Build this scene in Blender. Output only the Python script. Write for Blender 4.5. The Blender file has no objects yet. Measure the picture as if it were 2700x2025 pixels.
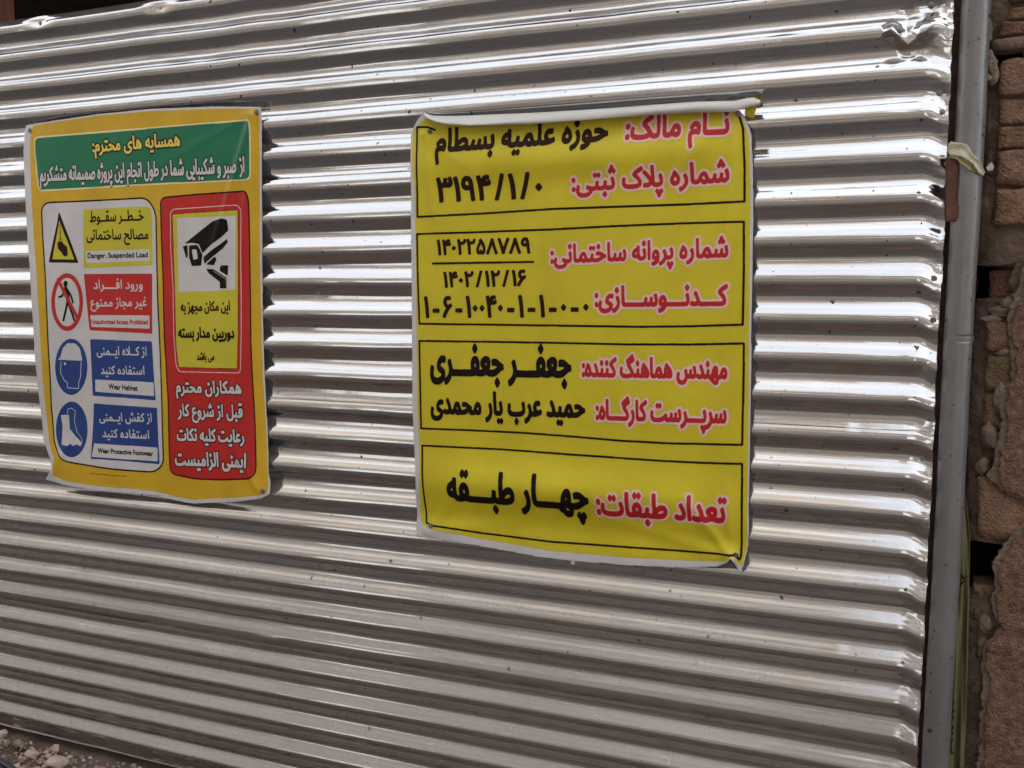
import bpy, bmesh, math, random
import numpy as np
random.seed(7); rng = np.random.default_rng(7)
sc = bpy.context.scene
col = sc.collection
R = math.radians

# ------------------------------------------------------------------ camera
F_PX, YAW, PITCH, ROLL = 2573.0, -0.3976, -0.1114, -0.0072
CAM = np.array([0.0, -2.0066, 1.3872])
def _axes():
    cy, sy, cp, sp = math.cos(YAW), math.sin(YAW), math.cos(PITCH), math.sin(PITCH)
    f = np.array([sy*cp, cy*cp, sp]); r = np.array([cy, -sy, 0.0]); u = np.cross(r, f)
    cr, sr = math.cos(ROLL), math.sin(ROLL)
    return cr*r + sr*u, -sr*r + cr*u, f
AR, AU, AF = _axes()
cam = bpy.data.cameras.new('camera'); camo = bpy.data.objects.new('camera', cam); col.objects.link(camo)
cam.sensor_width = 36.0; cam.lens = 36.0*F_PX/2700.0; cam.clip_start = 0.05; cam.clip_end = 500
from mathutils import Matrix, Vector, noise
camo.matrix_world = Matrix(((AR[0], AU[0], -AF[0], CAM[0]), (AR[1], AU[1], -AF[1], CAM[1]), (AR[2], AU[2], -AF[2], CAM[2]), (0, 0, 0, 1)))
sc.camera = camo

# ------------------------------------------------------------------ light
SUN_ELEV, SUN_ROT = 52.0, 20.0     # sun stands behind the fence side (+Y), a little to the right
w = bpy.data.worlds.new('World'); sc.world = w; w.use_nodes = True
nt = w.node_tree; bg = nt.nodes['Background']
sky = nt.nodes.new('ShaderNodeTexSky'); sky.sky_type = 'NISHITA'; sky.sun_disc = False
sky.sun_elevation = R(SUN_ELEV); sky.sun_rotation = R(SUN_ROT); sky.air_density = 1.0; sky.dust_density = 4.0; sky.ozone_density = 1.0
hs = nt.nodes.new('ShaderNodeHueSaturation'); hs.inputs['Saturation'].default_value = 0.22   # thin white overcast
nt.links.new(sky.outputs[0], hs.inputs['Color']); nt.links.new(hs.outputs[0], bg.inputs[0]); bg.inputs[1].default_value = 0.15
sl = bpy.data.lights.new('sun', 'SUN'); sl.energy = 1.0; sl.angle = R(14); sl.color = (1.0, 0.95, 0.88)
so = bpy.data.objects.new('sun', sl); col.objects.link(so)
# direction towards the sun (Nishita: rotation 0 = +Y, clockwise)
sd = Vector((math.sin(R(SUN_ROT))*math.cos(R(SUN_ELEV)), math.cos(R(SUN_ROT))*math.cos(R(SUN_ELEV)), math.sin(R(SUN_ELEV))))
so.rotation_euler = sd.to_track_quat('Z', 'Y').to_euler(); so.location = (0, 0, 12)
sc.view_settings.view_transform = 'Standard'; sc.view_settings.look = 'None'
sc.view_settings.exposure = 2.25; sc.view_settings.gamma = 1.0
try: sc.view_settings.use_curve_mapping = False
except Exception: pass
sc.cycles.max_bounces = 8; sc.cycles.glossy_bounces = 5; sc.cycles.diffuse_bounces = 4

# ------------------------------------------------------------------ helpers
def at(px, py, Y=0.0):
    v = AF*F_PX + AR*(px-1350.0) - AU*(py-1012.5)
    return CAM + v*((Y-CAM[1])/v[1])

def onsurf(px, py, H):
    "point of the bulging sheet y = -H(x,z) that lies at this place; returns (x,z)"
    Y = -0.02
    for _ in range(6):
        p = at(px, py, Y); Y = -float(H(np.array([p[0]]), np.array([p[2]]))[0])
    return p[0], p[2]

def tag(o, label=None, cat=None, group=None, kind=None):
    if label: o['label'] = label
    if cat: o['category'] = cat
    if group: o['group'] = group
    if kind: o['kind'] = kind
    return o
def empty(name, loc, label=None, cat=None, group=None):
    o = bpy.data.objects.new(name, None); o.empty_display_size = 0.05; col.objects.link(o); o.location = loc
    return tag(o, label, cat, group)
def link(name, me, mat, parent=None, smooth=False):
    o = bpy.data.objects.new(name, me); col.objects.link(o)
    if mat: me.materials.append(mat)
    if smooth: me.shade_smooth()
    if parent:
        o.parent = parent
        o.location = -Vector(parent.location) if parent.parent is None else (0, 0, 0)
    return o
def mesh(name, V, Fc, mat, parent=None, smooth=False, normals=None):
    me = bpy.data.meshes.new(name); me.from_pydata([tuple(map(float, v)) for v in V], [], Fc); me.update()
    o = link(name, me, mat, parent, smooth)
    if normals is not None:
        me.shade_smooth(); me.normals_split_custom_set_from_vertices([tuple(map(float, n)) for n in normals])
    return o
def gridmesh(name, P, mat, parent=None, flip=False):
    "P: (ny,nx,3) array"
    ny, nx = P.shape[:2]
    me = bpy.data.meshes.new(name)
    idx = np.arange(ny*nx).reshape(ny, nx)
    q = np.stack([idx[:-1, :-1], idx[:-1, 1:], idx[1:, 1:], idx[1:, :-1]], -1).reshape(-1, 4)
    if flip: q = q[:, ::-1]
    me.vertices.add(ny*nx); me.vertices.foreach_set('co', P.reshape(-1).astype(np.float32))
    me.loops.add(q.size); me.loops.foreach_set('vertex_index', q.reshape(-1).astype(np.int32))
    me.polygons.add(len(q)); me.polygons.foreach_set('loop_start', np.arange(0, q.size, 4, dtype=np.int32))
    me.polygons.foreach_set('loop_total', np.full(len(q), 4, dtype=np.int32))
    me.update(calc_edges=True); me.validate(); me.shade_smooth()
    return link(name, me, mat, parent)
def box(name, lo, hi, mat, parent=None, bevel=0.0):
    bm = bmesh.new(); bmesh.ops.create_cube(bm, size=1.0)
    for v in bm.verts:
        v.co = Vector([lo[i] + (v.co[i]+0.5)*(hi[i]-lo[i]) for i in range(3)])
    if bevel: bmesh.ops.bevel(bm, geom=bm.edges[:], offset=bevel, segments=2, affect='EDGES')
    me = bpy.data.meshes.new(name); bm.to_mesh(me); bm.free()
    return link(name, me, mat, parent)
def tube(path, rad, seg=14, wob=None):
    "returns verts, faces of a tube along path"
    V, Fc = [], []
    n = len(path)
    for i, p in enumerate(path):
        p = Vector(p); d = (Vector(path[min(i+1, n-1)]) - Vector(path[max(i-1, 0)])).normalized()
        a = d.cross(Vector((0, 1, 0.01))).normalized(); b = d.cross(a).normalized()
        r = rad[i] if hasattr(rad, '__len__') else rad
        for k in range(seg):
            t = 2*math.pi*k/seg; V.append(p + a*math.cos(t)*r + b*math.sin(t)*r)
    for i in range(n-1):
        for k in range(seg):
            k2 = (k+1) % seg
            Fc.append((i*seg+k, i*seg+k2, (i+1)*seg+k2, (i+1)*seg+k))
    Fc.append(tuple(range(seg))); Fc.append(tuple((n-1)*seg+k for k in reversed(range(seg))))
    return V, Fc
def sstep(a, b, x):
    t = np.clip((x-a)/(b-a), 0, 1); return t*t*(3-2*t)

# ---- smooth value noise in numpy
_tab = rng.random(4096)
def vnoise(x, y, seed=0):
    x = np.asarray(x, float) + seed*17.31; y = np.asarray(y, float) + seed*9.77
    xi = np.floor(x).astype(np.int64); yi = np.floor(y).astype(np.int64)
    fx = x-xi; fy = y-yi; fx = fx*fx*(3-2*fx); fy = fy*fy*(3-2*fy)
    h = lambda a, b: _tab[(a*374761 + b*668265 + seed*1013) & 4095]
    return (h(xi, yi)*(1-fx)+h(xi+1, yi)*fx)*(1-fy) + (h(xi, yi+1)*(1-fx)+h(xi+1, yi+1)*fx)*fy - 0.5

# ------------------------------------------------------------------ materials
def mat(name, color, rough=0.6, metal=0.0, spec=0.5, noise_scale=None, var=0.2, bump=0.0, bscale=60.0, coord='Object', stretch=(1, 1, 1), spots=None, color2=None, coat=0.0):
    m = bpy.data.materials.new(name); m.use_nodes = True; nt = m.node_tree; N = nt.nodes; L = nt.links
    b = N['Principled BSDF']
    b.inputs['Base Color'].default_value = (*color, 1); b.inputs['Roughness'].default_value = rough
    b.inputs['Metallic'].default_value = metal; b.inputs['Specular IOR Level'].default_value = spec
    if coat: b.inputs['Coat Weight'].default_value = coat; b.inputs['Coat Roughness'].default_value = 0.15
    tc = N.new('ShaderNodeTexCoord'); mp = N.new('ShaderNodeMapping'); mp.inputs['Scale'].default_value = stretch
    L.new(tc.outputs[coord], mp.inputs[0]); out = None
    if noise_scale:
        nz = N.new('ShaderNodeTexNoise'); nz.inputs['Scale'].default_value = noise_scale; nz.inputs['Detail'].default_value = 6; nz.inputs['Roughness'].default_value = 0.65
        L.new(mp.outputs[0], nz.inputs['Vector'])
        mx = N.new('ShaderNodeMix'); mx.data_type = 'RGBA'
        c2 = color2 if color2 else tuple(min(1, c*(1+var)) for c in color); c1 = color if color2 else tuple(c*(1-var) for c in color)
        mx.inputs[6].default_value = (*c1, 1); mx.inputs[7].default_value = (*c2, 1)
        rp = N.new('ShaderNodeMapRange'); rp.inputs[1].default_value = 0.3; rp.inputs[2].default_value = 0.7
        L.new(nz.outputs[0], rp.inputs[0]); L.new(rp.outputs[0], mx.inputs[0]); out = mx.outputs[2]
        L.new(out, b.inputs['Base Color'])
    if spots:
        for (scale, thr, scol, metal_kill) in spots:
            sp_ = N.new('ShaderNodeSeparateXYZ'); cb = N.new('ShaderNodeCombineXYZ'); L.new(tc.outputs[coord], sp_.inputs[0]); L.new(sp_.outputs[0], cb.inputs[0]); L.new(sp_.outputs[2], cb.inputs[1])
            wn = N.new('ShaderNodeTexNoise'); wn.inputs['Scale'].default_value = 110; wn.inputs['Detail'].default_value = 3; L.new(cb.outputs[0], wn.inputs['Vector'])
            va = N.new('ShaderNodeVectorMath'); va.operation = 'MULTIPLY_ADD'; va.inputs[1].default_value = (.013,)*3; L.new(wn.outputs['Color'], va.inputs[0]); L.new(cb.outputs[0], va.inputs[2])
            vo = N.new('ShaderNodeTexVoronoi'); vo.voronoi_dimensions = '2D'; vo.inputs['Scale'].default_value = scale; L.new(va.outputs[0], vo.inputs['Vector'])
            # only some cells carry a spot, of a size of their own
            sep = N.new('ShaderNodeSeparateColor'); L.new(vo.outputs['Color'], sep.inputs[0])
            mr = N.new('ShaderNodeMapRange'); mr.inputs[1].default_value = 0.62; mr.inputs[2].default_value = 1.0; mr.inputs[3].default_value = 0.0; mr.inputs[4].default_value = thr
            L.new(sep.outputs[0], mr.inputs[0])
            lt = N.new('ShaderNodeMath'); lt.operation = 'LESS_THAN'; L.new(vo.outputs['Distance'], lt.inputs[0]); L.new(mr.outputs[0], lt.inputs[1])
            mx = N.new('ShaderNodeMix'); mx.data_type = 'RGBA'; mx.inputs[7].default_value = (*scol, 1)
            if out: L.new(out, mx.inputs[6])
            else: mx.inputs[6].default_value = (*color, 1)
            L.new(lt.outputs[0], mx.inputs[0]); out = mx.outputs[2]; L.new(out, b.inputs['Base Color'])
            if metal_kill:
                sb = N.new('ShaderNodeMath'); sb.operation = 'SUBTRACT'; sb.inputs[0].default_value = metal; L.new(lt.outputs[0], sb.inputs[1]); sb.use_clamp = True
                L.new(sb.outputs[0], b.inputs['Metallic'])
    if bump:
        n2 = N.new('ShaderNodeTexNoise'); n2.inputs['Scale'].default_value = bscale; n2.inputs['Detail'].default_value = 5
        L.new(mp.outputs[0], n2.inputs['Vector'])
        bp = N.new('ShaderNodeBump'); bp.inputs['Strength'].default_value = bump; bp.inputs['Distance'].default_value = 0.01
        L.new(n2.outputs[0], bp.inputs['Height']); L.new(bp.outputs[0], b.inputs['Normal'])
    return m

M = {}
def metal_sheet():
    m = mat('galvanised_steel', (0.60, 0.597, 0.59), rough=0.17, metal=1.0, noise_scale=3.0, var=0.10, stretch=(0.5, 1, 14),
            spots=[(13.0, 0.048, (0.05, 0.045, 0.04), True), (34.0, 0.062, (0.09, 0.08, 0.075), False)])
    nt = m.node_tree; N = nt.nodes; L = nt.links; b = N['Principled BSDF']
    tc = N.new('ShaderNodeTexCoord')
    mp = N.new('ShaderNodeMapping'); mp.inputs['Scale'].default_value = (0.6, 1, 60); L.new(tc.outputs['Object'], mp.inputs[0])
    nz = N.new('ShaderNodeTexNoise'); nz.inputs['Scale'].default_value = 4.0; nz.inputs['Detail'].default_value = 7; L.new(mp.outputs[0], nz.inputs['Vector'])
    mp2 = N.new('ShaderNodeMapping'); mp2.inputs['Scale'].default_value = (1, 1, 1); L.new(tc.outputs['Object'], mp2.inputs[0])
    n3 = N.new('ShaderNodeTexNoise'); n3.inputs['Scale'].default_value = 9.0; n3.inputs['Detail'].default_value = 8; n3.inputs['Roughness'].default_value = .7; L.new(mp2.outputs[0], n3.inputs['Vector'])
    # duller, dustier towards the foot of the fence: a film of street dust
    sx = N.new('ShaderNodeSeparateXYZ'); L.new(tc.outputs['Object'], sx.inputs[0])
    dz = N.new('ShaderNodeMapRange'); dz.inputs[1].default_value = 1.05; dz.inputs[2].default_value = 0.0; dz.inputs[3].default_value = 0.0; dz.inputs[4].default_value = 0.10
    L.new(sx.outputs[2], dz.inputs[0])
    mr = N.new('ShaderNodeMapRange'); mr.inputs[1].default_value = .3; mr.inputs[2].default_value = .75; mr.inputs[3].default_value = 0.045; mr.inputs[4].default_value = 0.12
    L.new(n3.outputs[0], mr.inputs[0])
    ad = N.new('ShaderNodeMath'); ad.operation = 'ADD'; L.new(mr.outputs[0], ad.inputs[0]); L.new(dz.outputs[0], ad.inputs[1]); L.new(ad.outputs[0], b.inputs['Roughness'])
    bp = N.new('ShaderNodeBump'); bp.inputs['Strength'].default_value = 0.03; bp.inputs['Distance'].default_value = 0.004
    L.new(nz.outputs[0], bp.inputs['Height'])
    bp2 = N.new('ShaderNodeBump'); bp2.inputs['Strength'].default_value = 0.035; bp2.inputs['Distance'].default_value = 0.01
    L.new(n3.outputs[0], bp2.inputs['Height']); L.new(bp.outputs[0], bp2.inputs['Normal']); L.new(bp2.outputs[0], b.inputs['Normal'])
    # street dust that has settled on the upward-facing flanks of the waves, thicker near the ground
    tr = N.new('ShaderNodeNewGeometry'); sn = N.new('ShaderNodeSeparateXYZ'); L.new(tr.outputs['Normal'], sn.inputs[0])
    up = N.new('ShaderNodeMapRange'); up.inputs[1].default_value = 0.05; up.inputs[2].default_value = 0.50; L.new(sn.outputs[2], up.inputs[0])
    lo = N.new('ShaderNodeMapRange'); lo.inputs[1].default_value = 1.12; lo.inputs[2].default_value = 0.55; lo.inputs[3].default_value = 0.03; lo.inputs[4].default_value = 0.50; L.new(sx.outputs[2], lo.inputs[0])
    no = N.new('ShaderNodeMapRange'); no.inputs[1].default_value = .25; no.inputs[2].default_value = .75; no.inputs[3].default_value = .7; no.inputs[4].default_value = 1.15; L.new(n3.outputs[0], no.inputs[0])
    a1 = N.new('ShaderNodeMath'); a1.operation = 'MULTIPLY'; L.new(up.outputs[0], a1.inputs[0]); L.new(lo.outputs[0], a1.inputs[1])
    a2 = N.new('ShaderNodeMath'); a2.operation = 'MULTIPLY'; a2.use_clamp = True; L.new(a1.outputs[0], a2.inputs[0]); L.new(no.outputs[0], a2.inputs[1])
    df = N.new('ShaderNodeBsdfDiffuse'); df.inputs['Color'].default_value = (0.31, 0.275, 0.245, 1); ms = N.new('ShaderNodeMixShader')
    L.new(a2.outputs[0], ms.inputs[0]); L.new(b.outputs[0], ms.inputs[1]); L.new(df.outputs[0], ms.inputs[2])
    L.new(ms.outputs[0], N['Material Output'].inputs['Surface'])
    return m
M['galv'] = metal_sheet()
M['screw'] = mat('screw_metal', (0.25, 0.23, 0.22), rough=0.45, metal=0.8, noise_scale=80)
def vinyl(name, c, rough=0.34, var=0.08):
    return mat(name, c, rough=rough, spec=0.34, noise_scale=9, var=var, bump=0.12, bscale=900)
M['white'] = vinyl('vinyl_white', (0.56, 0.54, 0.53))
M['whiteback'] = vinyl('vinyl_back', (0.62, 0.61, 0.57), rough=.5)
M['yellow'] = vinyl('print_yellow', (0.575, 0.475, 0.020))
M['amber'] = vinyl('print_amber', (0.58, 0.355, 0.016), var=.1)
M['green'] = vinyl('print_green', (0.008, 0.155, 0.068))
M['red'] = vinyl('print_red', (0.45, 0.016, 0.012))
M['redtext'] = vinyl('print_red_lettering', (0.44, 0.012, 0.014))
M['pink'] = vinyl('print_pale_pink', (0.72, 0.48, 0.44))
M['black'] = vinyl('print_black', (0.010, 0.006, 0.005))
M['brown'] = vinyl('print_dark_brown', (0.022, 0.008, 0.004))
for k_ in ('black', 'brown'): M[k_].node_tree.nodes['Principled BSDF'].inputs['Specular IOR Level'].default_value = 0.12
M['blue'] = vinyl('print_blue', (0.012, 0.045, 0.20))
M['lime'] = vinyl('print_lime', (0.52, 0.46, 0.028))
M['cream'] = vinyl('print_cream', (0.72, 0.66, 0.36))
M['goldtext'] = vinyl('print_gold_lettering', (0.68, 0.52, 0.10))

FORMTAB = '''ا,FE8D,FE8E,0,0;آ,FE81,FE82,0,0;ب,FE8F,FE90,FE91,FE92;پ,FB56,FB57,FB58,FB59;ت,FE95,FE96,FE97,FE98;ث,FE99,FE9A,FE9B,FE9C;ج,FE9D,FE9E,FE9F,FEA0;چ,FB7A,FB7B,FB7C,FB7D;ح,FEA1,FEA2,FEA3,FEA4;خ,FEA5,FEA6,FEA7,FEA8;د,FEA9,FEAA,0,0;ذ,FEAB,FEAC,0,0;ر,FEAD,FEAE,0,0;ز,FEAF,FEB0,0,0;ژ,FB8A,FB8B,0,0;س,FEB1,FEB2,FEB3,FEB4;ش,FEB5,FEB6,FEB7,FEB8;ص,FEB9,FEBA,FEBB,FEBC;ض,FEBD,FEBE,FEBF,FEC0;ط,FEC1,FEC2,FEC3,FEC4;ظ,FEC5,FEC6,FEC7,FEC8;ع,FEC9,FECA,FECB,FECC;غ,FECD,FECE,FECF,FED0;ف,FED1,FED2,FED3,FED4;ق,FED5,FED6,FED7,FED8;ک,FB8E,FB8F,FB90,FB91;گ,FB92,FB93,FB94,FB95;ل,FEDD,FEDE,FEDF,FEE0;م,FEE1,FEE2,FEE3,FEE4;ن,FEE5,FEE6,FEE7,FEE8;و,FEED,FEEE,0,0;ه,FEE9,FEEA,FEEB,FEEC;ی,FBFC,FBFD,FBFE,FBFF;ـ,0640,0640,0640,0640;LA,FEFB,FEFC,0,0'''
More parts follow.
